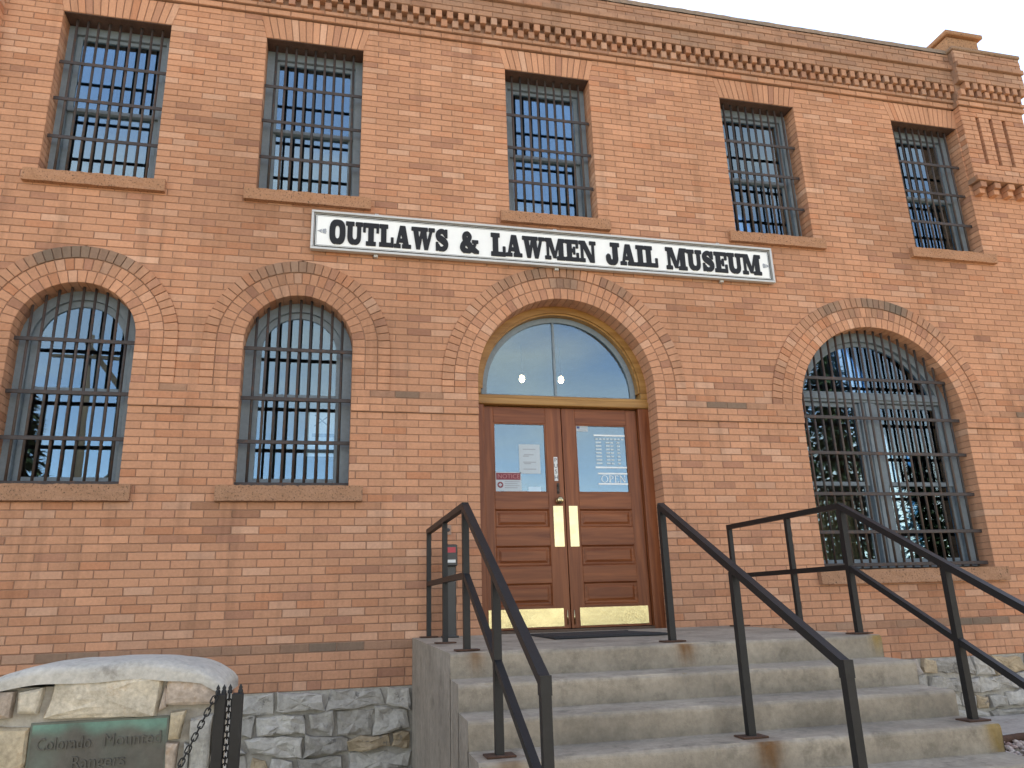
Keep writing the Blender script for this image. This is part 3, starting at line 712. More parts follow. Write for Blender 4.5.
def door_leaf(x0, x1, px0, px1, left):
    y = .262; T = .045; m = MB()
    zs_ = [1.435, 1.648, 1.852, 2.012, 2.202, 2.378, 2.552, 2.715, 3.415, 3.578]
    m.box(x0, px0, y, y + T, zs_[0], zs_[9], .003); m.box(px1, x1, y, y + T, zs_[0], zs_[9], .003)
    for (a, b) in ((0, 1), (2, 3), (4, 5), (6, 7), (8, 9)): m.box(px0, px1, y + .0005, y + T, zs_[a], zs_[b], .003, (1, 1, 1), 1)
    o = part(m, 'door', [DOORV, DOORH]); o['label'] = 'left leaf of the panelled red-brown double door' if left else 'right leaf of the panelled red-brown double door'
    for (a, b) in ((1, 2), (3, 4), (5, 6)):
        q = MB(); X0, X1, Z0, Z1 = px0, px1, zs_[a], zs_[b]; V = []
        for (d, yy) in ((0, y + .004), (.014, y + .022), (.028, y + .022), (.052, y + .010)):
            V += [(X0 + d, yy, Z0 + d), (X1 - d, yy, Z0 + d), (X1 - d, yy, Z1 - d), (X0 + d, yy, Z1 - d)]
        F = [(r * 4 + k, r * 4 + (k + 1) % 4, (r + 1) * 4 + (k + 1) % 4, (r + 1) * 4 + k) for r in range(3) for k in range(4)] + [(12, 13, 14, 15)]
        q.add(V, F).build('panel', DOORH, o)
    q = MB(); d = .012
    for (a, b, c, e) in ((px0, px1, 2.715, 2.715 + d), (px0, px1, 3.415 - d, 3.415), (px0, px0 + d, 2.715 + d, 3.415 - d), (px1 - d, px1, 2.715 + d, 3.415 - d)): q.box(a, b, y + .006, y + .03, c, e)
    q.build('glazing_bead', DOORV, o)
    MB().box(px0 + .004, px1 - .004, y + .018, y + .023, 2.72, 3.41).build('pane', GLASS2, o)
    if left: k0, k1, p0, p1 = x0 + .012, x1 - .065, 2.142, 2.243
    else: k0, k1, p0, p1 = x0 + .088, x1 - .03, 2.303, 2.393
    MB().box(k0, k1, y - .003, y - .0005, 1.455, 1.62, .001).build('kick_plate', BRASS, o)
    MB().box(p0, p1, y - .003, y - .0005, 2.19, 2.585, .001).build('push_plate', BRASS, o)
    xb = x1 - .03 if left else x0 + .03
    MB().tube([(xb, y - .006, 1.47), (xb, y - .006, 1.60)], .006, 8).build('bolt', BRASS, o)
    if left:
        MB().lathe([(.0, -.004), (.034, -.003), (.034, .004), (.014, .006), (.013, .03), (.028, .036), (.036, .052), (.028, .068), (.0, .072)], (2.205, y, 2.635), 20, 'Y').build('door_knob', BRASS, o)
        l = MB(); l.box(2.19, 2.215, y - .006, y - .0005, 2.70, 2.81, .002, (.04, .03, .025)); l.box(2.196, 2.209, y - .03, y - .007, 2.715, 2.73, .002, (.05, .04, .03)); l.box(2.196, 2.209, y - .03, y - .0065, 2.775, 2.79, .002, (.05, .04, .03)); l.build('latch', IRON, o)
    return o
dl = door_leaf(1.462, 2.266, 1.562, 2.10, True); dr_ = door_leaf(2.274, 3.088, 2.415, 2.968, False)
th = MB(); th.box(1.458, 3.092, .20, .36, 1.395, 1.43, .006); part(th, 'threshold', flat_mat('worn_wood', (.10, .06, .04), .7, 0, .2, 6, .2))

# ------------------------------------------------------------------ lettering
class G:      # signed-distance glyph pieces, negative inside
    @staticmethod
    def box(x0, y0, x1, y1): return lambda x, y: max(x0 - x, x - x1, y0 - y, y - y1)
    @staticmethod
    def ell(cx, cy, a, b, p=2.0): return lambda x, y: ((abs((x - cx) / a) ** p + abs((y - cy) / b) ** p) ** (1 / p) - 1) * min(a, b)
    @staticmethod
    def poly(*P):
        def f(x, y):
            d = -9
            for i in range(len(P)):
                (ax, ay), (bx, by) = P[i], P[(i + 1) % len(P)]; l = math.hypot(bx - ax, by - ay); d = max(d, ((x - ax) * (by - ay) - (y - ay) * (bx - ax)) / l)
            return d
        return f
    @staticmethod
    def line(pts, r):
        def f(x, y):
            d = 9
            for i in range(len(pts) - 1):
                (ax, ay), (bx, by) = pts[i][:2], pts[i + 1][:2]; t = max(0, min(1, ((x - ax) * (bx - ax) + (y - ay) * (by - ay)) / ((bx - ax) ** 2 + (by - ay) ** 2)))
                ra = pts[i][2] if len(pts[i]) > 2 else r; rb_ = pts[i + 1][2] if len(pts[i + 1]) > 2 else r
                d = min(d, math.hypot(x - ax - t * (bx - ax), y - ay - t * (by - ay)) - (ra + (rb_ - ra) * t))
            return d
        return f
    @staticmethod
    def U(*fs): return lambda x, y: min(f(x, y) for f in fs)
    @staticmethod
    def D(a, b): return lambda x, y: max(a(x, y), -b(x, y))
    @staticmethod
    def I(a, b): return lambda x, y: max(a(x, y), b(x, y))
B_, E_, P_, LN, U_, D_, I_ = G.box, G.ell, G.poly, G.line, G.U, G.D, G.I
def spl(pts, n=6):
    out = []
    for i in range(len(pts) - 1):
        p0, p1, p2, p3 = pts[max(0, i - 1)], pts[i], pts[i + 1], pts[min(len(pts) - 1, i + 2)]
        for k in range(n):
            t = k / n; out.append(tuple(.5 * ((2 * b) + (c - a) * t + (2 * a - 5 * b + 4 * c - d) * t * t + (3 * b - a - 3 * c + d) * t ** 3) for a, b, c, d in zip(p0, p1, p2, p3)))
    return out + [pts[-1]]
GL = {
 'O': (.86, D_(E_(.43, .5, .43, .51, 2.7), E_(.43, .5, .145, .33, 2.6))),
 'U': (.98, U_(B_(0, .85, .47, 1), B_(.58, .85, .98, 1), B_(.1, .36, .37, .9), B_(.67, .36, .88, .9), D_(I_(E_(.49, .37, .39, .38, 2.5), B_(0, -.1, 1, .38)), E_(.52, .40, .15, .22, 2.3)))),
 'T': (.92, U_(B_(0, .83, .92, 1), B_(0, .60, .12, .9), B_(.80, .60, .92, .9), B_(.31, .05, .61, .9), B_(.18, 0, .74, .15))),
 'L': (.84, U_(B_(0, .85, .50, 1), B_(.11, .05, .40, .95), B_(0, 0, .84, .16), B_(.71, 0, .84, .42))),
 'A': (1.02, U_(P_((.10, .05), (.24, .05), (.52, 1.0), (.36, 1.0)), P_((.60, .05), (.90, .05), (.66, 1.0), (.36, 1.0)), B_(.26, .26, .66, .40), B_(0, 0, .38, .14), B_(.50, 0, 1.02, .14))),
 'W': (1.42, U_(B_(0, .86, .48, 1), B_(.50, .86, .98, 1), B_(1.06, .86, 1.42, 1), P_((.30, 0), (.50, 0), (.38, .95), (.09, .95)), P_((.34, 0), (.50, 0), (.72, .95), (.60, .95)), P_((.80, 0), (1.0, 0), (.88, .95), (.59, .95)), P_((.84, 0), (1.0, 0), (1.30, .95), (1.16, .95)))),
 'S': (.80, U_(LN(spl([(.62, .78, .10), (.50, .90, .09), (.32, .90, .10), (.17, .78, .12), (.20, .62, .13), (.42, .51, .15), (.63, .37, .14), (.63, .20, .12), (.48, .09, .10), (.28, .09, .09), (.16, .20, .10)]), .12), B_(.62, .63, .74, .99), B_(.04, .01, .16, .38))),
 '&': (1.05, U_(LN(spl([(.90, .52, .05), (.78, .30, .07), (.58, .12, .09), (.32, .08, .11), (.14, .22, .12), (.22, .42, .12), (.46, .58, .09), (.56, .76, .09), (.44, .91, .08), (.28, .84, .10), (.28, .66, .12), (.48, .42, .13), (.70, .20, .13), (.90, .08, .11)]), .1), B_(.70, .48, 1.02, .60), B_(.82, 0, 1.05, .12))),
 'M': (1.30, U_(B_(0, .86, .38, 1), B_(.92, .86, 1.30, 1), B_(0, 0, .36, .14), B_(.78, 0, 1.30, .14), B_(.11, .05, .24, .95), B_(.90, .05, 1.19, .95), P_((.54, .08), (.72, .08), (.42, 1.0), (.14, 1.0)), P_((.56, .08), (.68, .08), (1.02, 1.0), (.90, 1.0)))),
 'E': (.86, U_(B_(0, .85, .84, 1), B_(.11, .05, .40, .95), B_(0, 0, .86, .15), B_(.73, 0, .86, .38), B_(.71, .64, .84, .98), B_(.35, .43, .60, .57), B_(.52, .33, .63, .67))),
 'N': (1.12, U_(B_(0, .86, .40, 1), B_(.72, .86, 1.12, 1), B_(0, 0, .38, .14), B_(.12, .05, .26, .95), B_(.86, .02, 1.0, .95), P_((.72, 0), (1.0, 0), (.40, 1.0), (.10, 1.0)))),
 'J': (.86, U_(B_(.32, .85, .86, 1), B_(.45, .3, .74, .95), D_(I_(E_(.39, .33, .36, .34, 2.4), B_(0, -.1, .75, .34)), E_(.37, .36, .085, .18)), LN([(.16, .32), (.16, .34)], .13))),
 'I': (.52, U_(B_(0, .85, .52, 1), B_(.11, .05, .41, .95), B_(0, 0, .52, .15))),
 'P': (.62, U_(B_(0, .94, .30, 1), B_(0, 0, .30, .06), B_(.08, .02, .19, .98), D_(I_(E_(.22, .72, .38, .28), B_(.12, .4, .7, 1.05)), E_(.20, .72, .29, .22)))),
 'o': (.92, D_(E_(.46, .5, .46, .51), E_(.46, .5, .36, .45))),
 'e': (.60, U_(B_(0, .94, .55, 1), B_(.08, .02, .19, .98), B_(0, 0, .60, .06), B_(.54, 0, .60, .2), B_(.50, .82, .55, 1), B_(.15, .48, .42, .54))),
 'n': (.82, U_(B_(0, .94, .22, 1), B_(.60, .94, .82, 1), B_(0, 0, .22, .06), B_(.08, .03, .14, .97), B_(.68, .0, .74, .97), P_((.62, 0), (.76, 0), (.20, 1.0), (.06, 1.0)))),
 '>': (1.0, U_(LN([(0, .5), (.95, .5)], .05), P_((.62, .5), (.45, .22), (.98, .5)), P_((.62, .5), (.98, .5), (.45, .78)), E_(.14, .70, .13, .12), E_(.14, .30, .13, .12), E_(.34, .66, .1, .12), E_(.34, .34, .1, .12))),
}
def glyph(ch, fx, fz, x0, z0, yf, depth, mb, n=34, flip=False, fat=0.0):
    """marching squares outline of a glyph, extruded; fx, fz scale it, (x0, z0) its lower left corner"""
    w, f0 = GL[ch]; f = (lambda x, y: f0(x, y) - fat); st = 1.06 / n; nx_ = int((w + .06) / st) + 2; nz_ = n + 2
    gv = [[f(-.03 + i * st, -.03 + k * st) for i in range(nx_ + 1)] for k in range(nz_ + 1)]
    def co(u, v): return (x0 + (u if not flip else w - u) * fx, z0 + v * fz)
    for k in range(nz_):
        run = None
        for i in range(nx_ + 1):
            cs = None
            if i < nx_:
                c = [(-.03 + i * st, -.03 + k * st, gv[k][i]), (-.03 + (i + 1) * st, -.03 + k * st, gv[k][i + 1]), (-.03 + (i + 1) * st, -.03 + (k + 1) * st, gv[k + 1][i + 1]), (-.03 + i * st, -.03 + (k + 1) * st, gv[k + 1][i])]
                ins = [p[2] < 0 for p in c]
                full = all(ins)
            else: full = False; ins = [False]
            if full:
                if run is None: run = i
                continue
            if run is not None:
                u0, u1, v0, v1 = -.03 + run * st, -.03 + i * st, -.03 + k * st, -.03 + (k + 1) * st
                mb.add([(*co(a, b),) for a, b in ()], []) ; q = [co(u0, v0), co(u1, v0), co(u1, v1), co(u0, v1)]
                if flip: q = q[::-1]
                mb.add([(x, yf, z) for x, z in q], [(0, 1, 2, 3)]); run = None
            if any(ins) and i < nx_:
                P = []; cross = []
                for a in range(4):
                    p, q2 = c[a], c[(a + 1) % 4]
                    if p[2] < 0: P.append((p[0], p[1]))
                    if (p[2] < 0) != (q2[2] < 0):
                        t = p[2] / (p[2] - q2[2]); X = (p[0] + (q2[0] - p[0]) * t, p[1] + (q2[1] - p[1]) * t); P.append(X); cross.append(X)
                q = [co(*a) for a in P]
                if flip: q = q[::-1]
                if len(q) >= 3: mb.add([(x, yf, z) for x, z in q], [tuple(range(len(q)))])
                for a in range(0, len(cross) - 1, 2):
                    A, Bq = co(*cross[a]), co(*cross[a + 1]); mb.add([(A[0], yf, A[1]), (Bq[0], yf, Bq[1]), (Bq[0], yf + depth, Bq[1]), (A[0], yf + depth, A[1])], [(0, 1, 2, 3)])
def text_mesh(mb, s, size, x, z, y, align='LEFT', mi=0, depth=0.0, wide=None):
    cu_ = bpy.data.curves.new('t', 'FONT'); cu_.body = s; cu_.size = size; cu_.align_x = align; cu_.extrude = depth; cu_.resolution_u = 3
    ob = bpy.data.objects.new('t', cu_); COL.objects.link(ob); dg = bpy.context.evaluated_depsgraph_get(); me = bpy.data.meshes.new_from_object(ob.evaluated_get(dg))
    k = 1.0
    if wide:
        xsx = [v.co.x for v in me.vertices]; k = wide / max(1e-6, max(xsx) - min(xsx))
    mb.add([(x + v.co.x * k, y - v.co.z, z + v.co.y) for v in me.vertices], [tuple(p.vertices) for p in me.polygons], (1, 1, 1), mi)
    bpy.data.objects.remove(ob); bpy.data.curves.remove(cu_); bpy.data.meshes.remove(me)

# ------------------------------------------------------------------ the long sign
sg = empty('signboard', (2.232, -.04, 5.005)); tag(sg, 'long white sign reading OUTLAWS & LAWMEN JAIL MUSEUM above the doorway', 'sign')
def spart(mb, name, mat, root):
    o = mb.build(name, mat, root); o.matrix_parent_inverse = Matrix.Translation(-Vector(root.location)); return o
X0, X1, Z0, Z1 = -.266, 4.73, 5.005, 5.424
spart(MB().box(X0 + .03, X1 - .03, -.055, -.022, Z0 + .03, Z1 - .03), 'board', SIGNW, sg)
fr = MB()
def frame(mb, d, t, y0, y1, mi=0):
    a, b, c, e = X0 + d, X1 - d, Z0 + d, Z1 - d
    mb.box(a, b, y0, y1, c, c + t, .003, (1, 1, 1), mi); mb.box(a, b, y0, y1, e - t, e, .003, (1, 1, 1), mi); mb.box(a, a + t, y0, y1, c + t, e - t, .003, (1, 1, 1), mi); mb.box(b - t, b, y0, y1, c + t, e - t, .003, (1, 1, 1), mi)
frame(fr, 0, .024, -.075, -.02); spart(fr, 'trim', CHROME, sg)
ln = MB(); frame(ln, .034, .010, -.0575, -.054); spart(ln, 'border_line', INK, sg)
ln = MB(); frame(ln, .050, .005, -.0575, -.054); spart(ln, 'border_line', PRINTG, sg)
WORDS = [('OUTLAWS', -.089, 1.074), ('&', 1.195, 1.385), ('LAWMEN', 1.518, 2.644), ('JAIL', 2.754, 3.341), ('MUSEUM', 3.445, 4.578)]
for wd, a, b in WORDS:
    gap = .055; tot = sum(GL[c][0] * (1.06 if i == 0 and wd != '&' else 1.0) for i, c in enumerate(wd)) + gap * (len(wd) - 1); k = (b - a) / tot; x = a
    for i, c in enumerate(wd):
        s_ = 1.06 if i == 0 and wd != '&' else 1.0; h = .236 * s_; m = MB()
        glyph(c, k * s_, h, x, 5.090 - (.008 if s_ > 1 else 0), -.064, .0088, m, 38, False, .022); spart(m, 'letter', INK, sg)
        x += (GL[c][0] * s_ + gap) * k
m = MB(); glyph('>', .085, .085, -.205, 5.165, -.058, .0028, m, 26, True); spart(m, 'ornament', PRINTG, sg)
m = MB(); glyph('>', .085, .085, 4.605, 5.165, -.058, .0028, m, 26); spart(m, 'ornament', PRINTG, sg)
for bx_ in (.36, 2.21, 4.09):
    for zt_ in (Z0 - .028, Z1 - .0):
        m = MB(); m.box(bx_ - .02, bx_ + .02, -.045, -.004, zt_, zt_ + .027, .003); m.lathe([(0, .05), (.009, .049), (.009, .044)], (bx_, .0, zt_ + .014), 8, 'Y'); spart(m, 'bracket', CHROME, sg)

# ------------------------------------------------------------------ entrance steps
SX0, SX1 = .742, 3.742; ZLF, ZLR = 1.372, 1.412; SH, ST, LD = .154, .294, 2.16
stp = empty('entrance_steps', (2.24, -2.0, .05)); tag(stp, 'grey concrete steps and landing with rust streaks leading up to the double door', 'steps')
POSTS = [(.872, -2.0, 0), (2.26, -2.0, 0), (3.69, -2.0, 0), (.872, -2.90, 3), (2.26, -2.93, 3), (3.69, -2.88, 3), (.872, -1.1, 0), (.872, -.12, 0)]
def conc_col(x, y, z, side=False):
    c = (.30, .258, .208)
    k = .92 + .16 * nz3(x * 1.1, y * 2.0, z * 3.0)
    c = mulc(c, k)
    c = lerp(c, (.14, .122, .10), .48 * max(0.0, min(1.0, nz3(x * 2.3, y * 3, z * 4.5) * 1.6 + .12 + .35 * nz3(x * 11, y * 7, z * 15))))
    for (px, py, lev) in POSTS:
        zt_ = (ZLF if lev == 0 else 1.372 - SH * lev)
        fy = -LD - ST * lev
        dx = x - px - (.02 if px > 1.5 else .03)
        wv = .058 + .03 * nz3(z * 14, px, 2)
        if abs(y - fy) < .02 and zt_ - SH - .01 < z < zt_ + .01 and py < -1.5:
            r = math.exp(-(dx / max(.02, wv)) ** 2) * (.8 + .4 * nz3(x * 30, z * 12, 5)) * (1.0 - .35 * (zt_ - z) / SH); c = lerp(c, (.135, .058, .016) if px < 3 else (.20, .13, .04), max(0, min(.92, 1.3 * r * (1.0 if px > 1 else .6))))
        elif abs(z - zt_) < .05 and math.hypot(x - px, (y - py)) < .16:
            r = math.exp(-(math.hypot(x - px, y - py) / .08) ** 2); c = lerp(c, (.13, .06, .03), .75 * r)
    # splashes of pale lime
    
    return c
def step_mesh(yb, yf, zr, zf, zbase, last=False):
    """one step: tread from yb (rear) to yf (front edge), worn nosing, riser down to zbase"""
    mb = MB(); prof = []; nt = max(4, int((yb - yf) / .045))
    for i in range(nt + 1):
        t = i / nt; prof.append((yb + (yf + .022 - yb) * t, zr + (zf - zr) * t, 0))
    for a in (30, 60, 90): prof.append((yf + .022 - .022 * math.sin(R_(a)), zf - .022 + .022 * math.cos(R_(a)), 1))
    for z in [zf - .022 - (zf - .022 - zbase) * k / 10 for k in range(1, 11)]: prof.append((yf + .004 * (zf - z) / .15, z, 2))
    NX = 150; m = len(prof); V = []; C = []
    for i in range(NX + 1):
        x = SX0 + (SX1 - SX0) * i / NX; ch = .008 * max(0, nz3(x * 7, yf * 3, 4) + .2) + .012 * max(0, nz3(x * 21, yf * 5, 9) - .45) * 2
        for (y, z, k) in prof:
            q = (x, y + (ch if k == 1 else .003 * nz3(x * 3, z * 5, yf) if k == 2 else 0), z - (ch if k == 1 else 0) + (.002 * nz3(x * 3, y * 3, 1) if k == 0 else 0)); V.append(q); cc = conc_col(*q); C.append(mulc(cc, 1.0 if k == 2 else 1.30 if k == 0 else 1.18))  # treads and nosings painted lighter than risers, standing in for skylight from above
    F = [(i * m + j, i * m + j + 1, (i + 1) * m + j + 1, (i + 1) * m + j) for i in range(NX) for j in range(m - 1)]
    mb.add(V, F, C)
    # ends
    for xi, fl in ((0, False), (NX, True)):
        xx = SX0 if xi == 0 else SX1; base = []; nz_ = 14
        pts = [V[xi * m + j] for j in range(m)]
        V2 = []; C2 = []
        for p_ in pts:
            for k in range(nz_ + 1):
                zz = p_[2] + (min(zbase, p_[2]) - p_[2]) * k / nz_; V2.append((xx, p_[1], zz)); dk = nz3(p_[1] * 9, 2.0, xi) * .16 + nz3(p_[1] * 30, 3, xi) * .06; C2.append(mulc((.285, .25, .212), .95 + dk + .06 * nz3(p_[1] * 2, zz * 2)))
        F2 = [(j * (nz_ + 1) + k, j * (nz_ + 1) + k + 1, (j + 1) * (nz_ + 1) + k + 1, (j + 1) * (nz_ + 1) + k) for j in range(m - 1) for k in range(nz_)]
        if fl: F2 = [f[::-1] for f in F2]
        mb.add(V2, F2, C2)
    return mb
NST = 8
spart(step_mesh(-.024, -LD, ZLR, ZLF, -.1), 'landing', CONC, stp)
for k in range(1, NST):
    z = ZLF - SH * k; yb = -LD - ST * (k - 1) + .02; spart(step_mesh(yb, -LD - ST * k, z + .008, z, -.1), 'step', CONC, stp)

# ------------------------------------------------------------------ railings
def railing(name, x, label, landing, lower):
    r = empty(name, (x, -2.0, 1.37)); tag(r, label, 'railing', 'black steel railings on the entrance steps')
    W = .046; dz = SH / ST; zt = 2.275; y0 = -2.0; ye = -3.81; yw = -.33 if x > 3 else -.12; zE = zt + (ye - y0) * dz
    up = Vector((1, 0, 0))
    bar = MB(); bar.beam((x, y0 + .012, zt + .006), (x, ye, zE), W, W * .9, up=up); 
    spart(bar, 'handrail', BLACK, r)
    def post(y, ztop, zbot, w=W):
        b = MB(); b.beam((x, y, zbot), (x, y, ztop), w * .92, w * .92, up=up); spart(b, 'post', BLACK, r)
        b = MB(); b.box(x - .075, x + .075, y - .055, y + .055, zbot - .002, zbot + .008, .002); spart(b, 'base_plate', RUST, r)
    post(y0, zt - .018, ZLF + .006); ym = -2.905; post(ym, zt + (ym - y0) * dz - .02, ZLF - 3 * SH + .004)
    ze = ZLF - 6 * SH; post(ye, zE - .004, ze + .004)
    c = MB(); c.beam((x, ye, zE - .052), (x, ye, zE + .024), W * 1.04, W * 1.04, up=up); spart(c, 'collar', BLACK, r)
    if landing:
        b = MB(); b.beam((x, yw + .02, zt + .03), (x, y0 - .01, zt + .004), W * .9, W * .9, up=up); spart(b, 'handrail', BLACK, r)
        post(yw, zt + .012, ZLR + .002, W * .9); post(yw - .96, zt - .003, ZLR - .018, W * .9)
    if lower:
        zl_ = 1.835
        b = MB(); b.beam((x, yw - .021, zl_ + .02), (x, y0 + .02, zl_), W * .82, W * .82, up=up); spart(b, 'lower_rail', BLACK, r)
        b = MB(); b.beam((x, y0 - .02, zl_ - .008), (x, ye + .02, zl_ + (ye - y0) * dz), W * .82, W * .82, up=up); spart(b, 'lower_rail', BLACK, r)
    return r
railing('railing', .872, 'black railing on the left edge of the steps beside the key box', True, True)
railing('railing', 2.26, 'single black handrail down the middle of the steps, without a lower rail', False, False)
railing('railing', 3.69, 'black two-rail railing on the right edge of the steps before the wide window', True, True)

# ------------------------------------------------------------------ small things at the door
m = MB()
yc = -.5
V = []; N = 40
mat_o = empty('door_mat', (2.3, -.55, 1.39)); tag(mat_o, 'thin black rubber mat lying on the landing before the door', 'doormat')
m.box(1.72, 2.56, -1.15, -.35, 1.396, 1.414, .004); spart(m, 'mat_pad', RUBBER, mat_o)
m = MB(); m.box(1.68, 2.60, -1.19, -1.152, 1.392, 1.408, .004); m.box(1.68, 2.60, -.348, -.31, 1.404, 1.416, .004); m.box(1.68, 1.718, -1.15, -.35, 1.396, 1.410, .004); m.box(2.562, 2.60, -1.15, -.35, 1.396, 1.410, .004); spart(m, 'mat_edge', RUBBER, mat_o)
kb = empty('key_box_post', (1.03, -.25, 1.41)); tag(kb, 'black post with a small box bearing a red label, left of the door', 'post')
m = MB(); m.box(.985, 1.085, -.29, -.21, 1.408, 2.03, .008); spart(m, 'post', PLAST, kb)
m = MB(); m.box(.965, 1.10, -.33, -.20, 1.408, 1.425, .004); spart(m, 'base_plate', PLAST, kb)
m = MB(); m.box(.978, 1.094, -.325, -.205, 1.99, 2.175, .010); bxo = spart(m, 'box', PLAST, kb)
m = MB(); m.box(.996, 1.076, -.3285, -.3255, 2.105, 2.150); m.build('red_label', PRED, bxo).matrix_parent_inverse = Matrix.Translation(-Vector(kb.location)) @ Matrix.Identity(4)
m = MB(); m.box(.996, 1.076, -.3285, -.3255, 2.02, 2.045); m.build('white_label', PAPER, bxo).matrix_parent_inverse = Matrix.Translation(-Vector(kb.location))
for o_ in bxo.children: o_.matrix_parent_inverse = Matrix.Identity(4)
db = empty('doorbell', (1.06, -.004, 2.33)); tag(db, 'tiny round brass bell push on the brickwork above the key box', 'doorbell')
m = MB(); m.box(1.03, 1.09, -.012, -.003, 2.285, 2.375, .002); spart(m, 'plate', flat_mat('bell_plate', (.30, .19, .14), .6, 0, .1, 10, .1), db)
m = MB(); m.lathe([(.016, .010), (.016, .018), (.010, .020), (.0, .019)], (1.06, -.003, 2.33), 16, 'Y'); spart(m, 'button', PRINTK, db)
# papers on the glass of the door
GY = .2795
def sheet(name, label, x0, x1, z0, z1, mat, cat, lines):
    r = empty(name, ((x0 + x1) / 2, GY, z0)); tag(r, label, cat)
    spart(MB().box(x0, x1, GY - .0012, GY - .0004, z0, z1), 'sheet', mat, r)
    for (s, size, x, z, mm, al, wide, nm) in lines:
        t = MB(); text_mesh(t, s, size, x, z, GY - .0018, al, 0, 0, wide); spart(t, nm, mm, r)
    return r
n_ = sheet('notice_sign', 'small notice with red NOTICE heading in the lower corner of the left door glass', 1.572, 1.835, 2.735, 2.918, DPAPER, 'notice', [])
spart(MB().box(1.582, 1.826, GY - .0022, GY - .0014, 2.842, 2.910), 'heading', DRED, n_)
t = MB(); text_mesh(t, 'NOTICE', .062, 1.594, 2.856, GY - .003, 'LEFT', 0, 0, .22); spart(t, 'lettering', flat_mat('pale_red', (.38, .17, .18), .6, 0, .03, 6, 0), n_)
t = MB(); t.lathe([(.0, .0), (.030, .0)], (1.622, GY - .0020, 2.792), 20, 'Y'); spart(t, 'emblem', DRED, n_)
t = MB(); t.box(1.606, 1.638, GY - .0032, GY - .0025, 2.785, 2.799); t.box(1.615, 1.629, GY - .0033, GY - .0025, 2.776, 2.784); t.box(1.615, 1.629, GY - .0033, GY - .0025, 2.80, 2.808); spart(t, 'emblem', DPAPER, n_)
for k in range(4): 
    t = MB(); t.box(1.665, 1.815 - .02 * (k % 2), GY - .0022, GY - .0014, 2.820 - k * .020, 2.829 - k * .020); spart(t, 'print_line', PRINTG, n_)
pp = sheet('paper_notice', 'plain white printed sheet taped to the middle of the left door glass', 1.82, 2.035, 2.905, 3.20, DPAPER, 'paper', [])
for k, (z, a, b) in enumerate(((3.145, .04, .17), (3.09, .05, .15), (3.075, .04, .10), (3.015, .04, .17), (3.0, .05, .12), (2.945, .04, .17))):
    t = MB(); t.box(1.82 + a, 1.82 + b, GY - .0022, GY - .0014, z, z + .010); spart(t, 'print_line', PRINTG, pp)
sheet('card_strip', 'narrow pale strip along the bottom edge of the left door glass', 1.66, 1.88, 2.727, 2.734, DPAPER, 'sticker', [])
cs = sheet('card_sticker', 'small pale blue card sticker at the lower right of the left door glass', 1.905, 2.03, 2.727, 2.775, flat_mat('pale_blue', (.45, .62, .75), .6, 0, .05, 8, 0), 'sticker', [])
vt = sheet('payment_sticker', 'small white sticker in the top left corner of the right door glass', 2.428, 2.555, 3.345, 3.403, DPAPER, 'sticker', [])
spart(MB().box(2.437, 2.468, GY - .0022, GY - .0014, 3.375, 3.397), 'blue_mark', flat_mat('print_blue', (.04, .07, .2), .6, 0, .05, 8, 0), vt)
for k, (a, b, z) in enumerate(((2.475, 2.545, 3.378), (2.45, 2.54, 3.356))): spart(MB().box(a, b, GY - .0022, GY - .0014, z, z + .010), 'print_line', PRINTG, vt)
WH = flat_mat('window_vinyl', (.74, .78, .80), .6, 0, .02, 8, 0)
os_ = empty('open_sign', (2.80, GY, 2.80)); tag(os_, 'white OPEN lettering between two white bars on the right door glass', 'sign')
for z in (2.905, 2.800): spart(MB().box(2.635, 2.953, GY - .0016, GY - .0006, z, z + .016), 'bar', WH, os_)
x = 2.668
for c in 'oPen':
    m = MB(); glyph(c, .078, .070, x, 2.824, GY - .0016, .001, m, 30); spart(m, 'letter', WH, os_); x += GL[c][0] * .078 + .010
hs = empty('hours_sign', (2.79, GY, 2.98)); tag(hs, 'faint pale business hours list above the OPEN lettering on the right door glass', 'sign')
for z in (3.30, 2.968): spart(MB().box(2.615, 2.953, GY - .0016, GY - .0006, z, z + .016), 'bar', WH, hs)
HG = flat_mat('faint_vinyl', (.50, .58, .62), .7, 0, .02, 8, 0)
for k, s in enumerate(('BUSINESS HOURS', 'MON  10:00 - 4:00', 'TUE  10:00 - 4:00', 'WED  10:00 - 4:00', 'THU  10:00 - 4:00', 'FRI  10:00 - 4:00', 'SAT  10:00 - 4:00', 'SUN  10:00 - 4:00')):
    for a, wd in enumerate(('w',)):
        zq = 3.262 - k * .036
        segs = [(2.63 + q * .040, 2.656 + q * .040) for q in range(8)] if k == 0 else [(2.63, 2.69), (2.74, 2.78), (2.79, 2.82), (2.86, 2.89)]
        for (a_, b_) in segs: spart(MB().box(a_, b_, GY - .0016, GY - .0008, zq, zq + .016), 'print_line', HG, hs)
ps = empty('push_sign', (2.19, .26, 2.83)); tag(ps, 'narrow upright white PUSH label on the wood beside the left door glass', 'sign')
spart(MB().box(2.170, 2.208, .2585, .2612, 2.832, 3.072), 'plate', PAPER, ps)
for k, c in enumerate('PUSH'):
    t = MB(); text_mesh(t, c, .058, 2.189, 3.022 - k * .058, .2578, 'CENTER'); spart(t, 'letter', PRINTK, ps)
